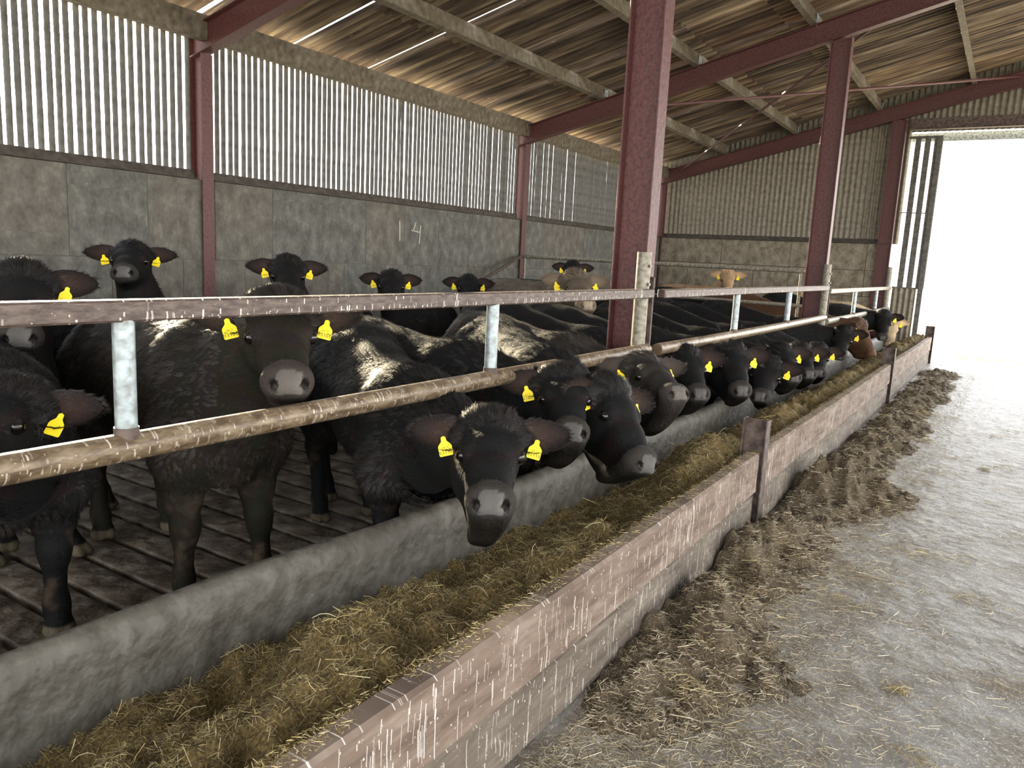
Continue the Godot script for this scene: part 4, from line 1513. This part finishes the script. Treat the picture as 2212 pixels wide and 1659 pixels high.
	if nh > 0:
		var r := RandomNumberGenerator.new()
		r.seed = nh + int(absf(root.x * 100.0) + absf(root.z * 1000.0))
		var rows := PackedFloat32Array()
		var I: PackedInt32Array = rest.i
		var RV: PackedVector3Array = rest.v
		var swirl := noise(r.randi() % 999, 5.0, 2)
		for n in nh:
			var k: int = rest.cum.bsearch(r.randf() * rest.sum) * 3
			if k + 2 >= I.size():
				continue
			var a := r.randf()
			var b2 := r.randf() * (1.0 - a)
			var i0 := I[k]
			var i1 := I[k + 1]
			var i2 := I[k + 2]
			var p := V[i0] * a + V[i1] * b2 + V[i2] * (1.0 - a - b2)
			var nn := NN[i0]
			var rp := RV[i0]
			var fl := F[i0] + Vector3(r.randfn(0, 0.25), r.randfn(0, 0.25), r.randfn(0, 0.25)) + Vector3(0, 0.5, 0.5) * swirl.get_noise_3d(rp.x, rp.y, rp.z * 2.0)
			fl = (fl - nn * fl.dot(nn)).normalized()
			var h := rp - POLL
			var ln := 0.036
			if k >= rest.skin: ln = 0.02
			elif rp.y < 0.5: ln = 0.018
			elif rp.x > 0.66 and rp.y > 0.75:
				ln = 0.05 if h.dot(FACE) < 0.09 and h.dot(CROWN) > -0.06 else 0.014
			elif nn.y > 0.3: ln = 0.048
			ln *= r.randf_range(0.6, 1.25)
			var xax := nn.cross(fl)
			var cc: Color = cols[i0] * r.randf_range(0.6, 2.0)
			row(rows, Basis(xax * ln * 1.15, nn * ln, fl * ln), p - nn * 0.002, cc)
		many("coat", hair_mesh, rows, M.coat, o).set_meta("kind", "stuff")
	return o

var tag_mesh: ArrayMesh
var font: SystemFont
func cattle() -> void:
	cow_bones()
	cow_lod = [cow_rest(0.0102, 14), cow_rest(0.019, 8)]
	hair_mesh = hair_clump()
	tag_mesh = ear_tag_mesh()
	font = SystemFont.new()
	font.font_names = PackedStringArray(["Droid Sans Mono"])
	herd()

func herd() -> void:
	cow({"eye": Vector3(-2.746, 0.982, -1.140), "muzzle": Vector3(-2.578, 0.919, -0.892), "turn": 15, "size": 1.08, "reach": 0.72, "aside": 0, "near": true, "hair": 16000, "label": "black cow turning its head away from the rail, brisket and foreleg close behind it"})
	cow({"eye": Vector3(-3.759, 1.291, -1.759), "muzzle": Vector3(-3.534, 1.136, -1.640), "turn": -8, "size": 1.05, "reach": 0.66, "aside": 0, "near": true, "legs": [0.3, 0.1, 0.0, 0.1], "label": "black cow standing behind the top rail with only ear and dark muzzle showing"})
	cow({"eye": Vector3(-2.317, 1.253, -2.005), "muzzle": Vector3(-2.098, 1.104, -1.851), "turn": 12, "size": 1.08, "reach": 0.82, "aside": -0.05, "near": true, "hair": 16000, "tint": Color(0.06, 0.046, 0.032, 0.18), "number": "93106", "legs": [0.1, -0.05, 0.1, 0.0], "label": "black cow looking between the rails with sun on its cheek, ear tags 93106"})
	cow({"eye": Vector3(-1.562, 0.859, -2.345), "muzzle": Vector3(-1.404, 0.747, -2.123), "turn": 27, "size": 1.04, "reach": 1.12, "aside": 0, "near": true, "hair": 16000, "number": "93118", "label": "black cow reaching its head over the trough rim, ear tags 93118"})
	cow({"eye": Vector3(-1.727, 0.936, -3.216), "muzzle": Vector3(-1.567, 0.821, -3.000), "turn": 8, "size": 1.03, "reach": 1.1, "aside": 0, "near": true, "number": "A1480", "label": "black cow with a curly tuft on its poll and ear tags A1480"})
	cow({"eye": Vector3(-1.495, 0.856, -3.371), "muzzle": Vector3(-1.302, 0.673, -3.251), "turn": 36, "size": 1.03, "reach": 1.12, "aside": 0, "near": true, "roll": -14, "number": "83132", "label": "black cow in profile lowering its muzzle into the silage, ear tags 83132"})
	cow({"eye": Vector3(-1.720, 0.942, -4.300), "muzzle": Vector3(-1.496, 0.874, -4.130), "turn": 18, "size": 1.02, "reach": 1.08, "aside": 0, "near": true, "hair": 6000, "tint": Color(0.07, 0.06, 0.05, 0.4), "label": "grey-brown faced cow at the trough just short of the barrier post"})
	cow({"eye": Vector3(-1.905, 0.844, -5.424), "muzzle": Vector3(-1.740, 0.695, -5.213), "turn": 0, "size": 1.08, "reach": 1.1, "aside": 0, "label": "black cow just beyond the barrier post with its head down"})
	cow({"eye": Vector3(-1.731, 0.839, -5.952), "muzzle": Vector3(-1.600, 0.675, -5.746), "turn": 0, "size": 1.04, "reach": 1.1, "aside": 0, "label": "black cow with a round tagged ear, below the second barrier section"})
	cow({"eye": Vector3(-1.655, 0.704, -6.574), "muzzle": Vector3(-1.621, 0.554, -6.336), "turn": 5, "size": 1, "reach": 1.12, "aside": 0, "label": "black cow with its head lowest of the row in mid trough"})
	cow({"eye": Vector3(-1.674, 0.777, -7.295), "muzzle": Vector3(-1.525, 0.647, -7.081), "turn": 0, "size": 1.03, "reach": 1.1, "aside": 0, "label": "black cow in mid trough with its muzzle just clear of the feed"})
	cow({"eye": Vector3(-1.706, 0.708, -8.221), "muzzle": Vector3(-1.581, 0.574, -7.997), "turn": 0, "size": 1.02, "reach": 1.1, "aside": 0, "label": "black cow in mid trough with only half its face showing"})
	cow({"eye": Vector3(-1.744, 0.635, -9.142), "muzzle": Vector3(-1.672, 0.483, -8.914), "turn": 0, "size": 1, "reach": 1.1, "aside": 0, "label": "black cow short of the mid shed column with its head down"})
	cow({"eye": Vector3(-1.756, 0.739, -10.594), "muzzle": Vector3(-1.742, 0.543, -10.390), "turn": -6, "size": 1, "reach": 1.1, "aside": 0, "label": "black cow beyond the mid shed column with ears spread wide"})
	cow({"eye": Vector3(-1.667, 0.726, -11.847), "muzzle": Vector3(-1.507, 0.442, -11.840), "turn": -5, "size": 1.12, "reach": 1.12, "aside": 0, "tint": Color(0.105, 0.056, 0.032, 0.85), "label": "red-brown cow eating in the last bay"})
	cow({"eye": Vector3(-1.742, 0.794, -14.211), "muzzle": Vector3(-1.706, 0.552, -14.041), "turn": -5, "size": 1.05, "reach": 1.1, "aside": 0, "label": "black cow between the red-brown and the cream cow"})
	cow({"eye": Vector3(-1.767, 0.601, -15.597), "muzzle": Vector3(-1.751, 0.291, -15.573), "turn": 0, "size": 1.1, "reach": 1.1, "aside": 0, "tint": Color(0.55, 0.42, 0.26, 0.95), "label": "cream cow eating nearest the doorway"})
	cow({"eye": Vector3(-5.108, 1.444, -3.094), "muzzle": Vector3(-4.902, 1.359, -2.928), "turn": 80, "size": 0.98, "reach": 0.72, "aside": 0, "near": true, "hair": 8000, "label": "black cow holding its head up high against the block wall"})
	cow({"eye": Vector3(-4.573, 1.368, -4.018), "muzzle": Vector3(-4.383, 1.235, -3.864), "turn": 65, "size": 0.98, "reach": 0.8, "aside": 0, "near": true, "hair": 8000, "label": "black cow with eyes above the others, below the foremost wall post"})
	cow({"eye": Vector3(-4.790, 1.267, -5.419), "muzzle": Vector3(-4.627, 1.135, -5.246), "turn": 70, "size": 0.96, "reach": 0.8, "aside": 0, "label": "black cow by the wall peering over the top rail in mid bay"})
	cow({"eye": Vector3(-5.019, 1.219, -6.944), "muzzle": Vector3(-4.877, 1.082, -6.757), "turn": 75, "size": 0.96, "reach": 0.8, "aside": 0, "label": "black cow near the sloping guard rail with just poll and ears showing"})
	cow({"eye": Vector3(-3.478, 1.321, -6.619), "muzzle": Vector3(-3.272, 1.170, -6.413), "turn": 30, "size": 1.16, "reach": 0.8, "aside": 0, "hair": 6000, "tint": Color(0.20, 0.155, 0.11, 0.55), "label": "dun-faced cow looking over the backs of the black ones"})
	cow({"eye": Vector3(-4.884, 1.422, -9.108), "muzzle": Vector3(-4.746, 1.273, -8.935), "turn": 70, "size": 0.94, "reach": 0.8, "aside": 0, "label": "small black cow behind the dun-faced one under the gate rail"})
	cow({"eye": Vector3(-4.439, 1.356, -14.294), "muzzle": Vector3(-4.367, 1.142, -14.100), "turn": 20, "size": 1.05, "reach": 0.8, "aside": 0, "tint": Color(0.45, 0.3, 0.17, 0.9), "label": "pale tan cow alone at the back by the far gable"})
	cow({"eye": Vector3(-4.593, 0.966, -4.067), "muzzle": Vector3(-4.518, 0.767, -4.275), "turn": -95, "size": 1.05, "reach": 0.9, "hair": 6000, "label": "black cow standing along the wall, only its long back showing"})
	cow({"eye": Vector3(-3.595, 0.960, -8.423), "muzzle": Vector3(-3.413, 0.770, -8.318), "turn": 10, "size": 1, "reach": 0.9, "hair": 6000, "label": "black cow waiting in second row behind the chewing ones"})
	cow({"eye": Vector3(-4.289, 1.000, -8.984), "muzzle": Vector3(-4.217, 0.810, -8.786), "turn": 95, "size": 1, "reach": 0.9, "hair": 6000, "label": "black cow turned away from the barrier near the pen gate"})
	cow({"eye": Vector3(-3.695, 0.920, -12.023), "muzzle": Vector3(-3.505, 0.730, -11.934), "turn": 10, "size": 1, "reach": 0.9, "hair": 6000, "label": "dark cow in second row of the last bay beyond the gate"})
	cow({"eye": Vector3(-5.905, 0.979, -13.231), "muzzle": Vector3(-6.091, 0.786, -13.123), "turn": 165, "size": 1.02, "reach": 0.9, "hair": 6000, "label": "dark cow turned away in the last bay beyond the gate"})
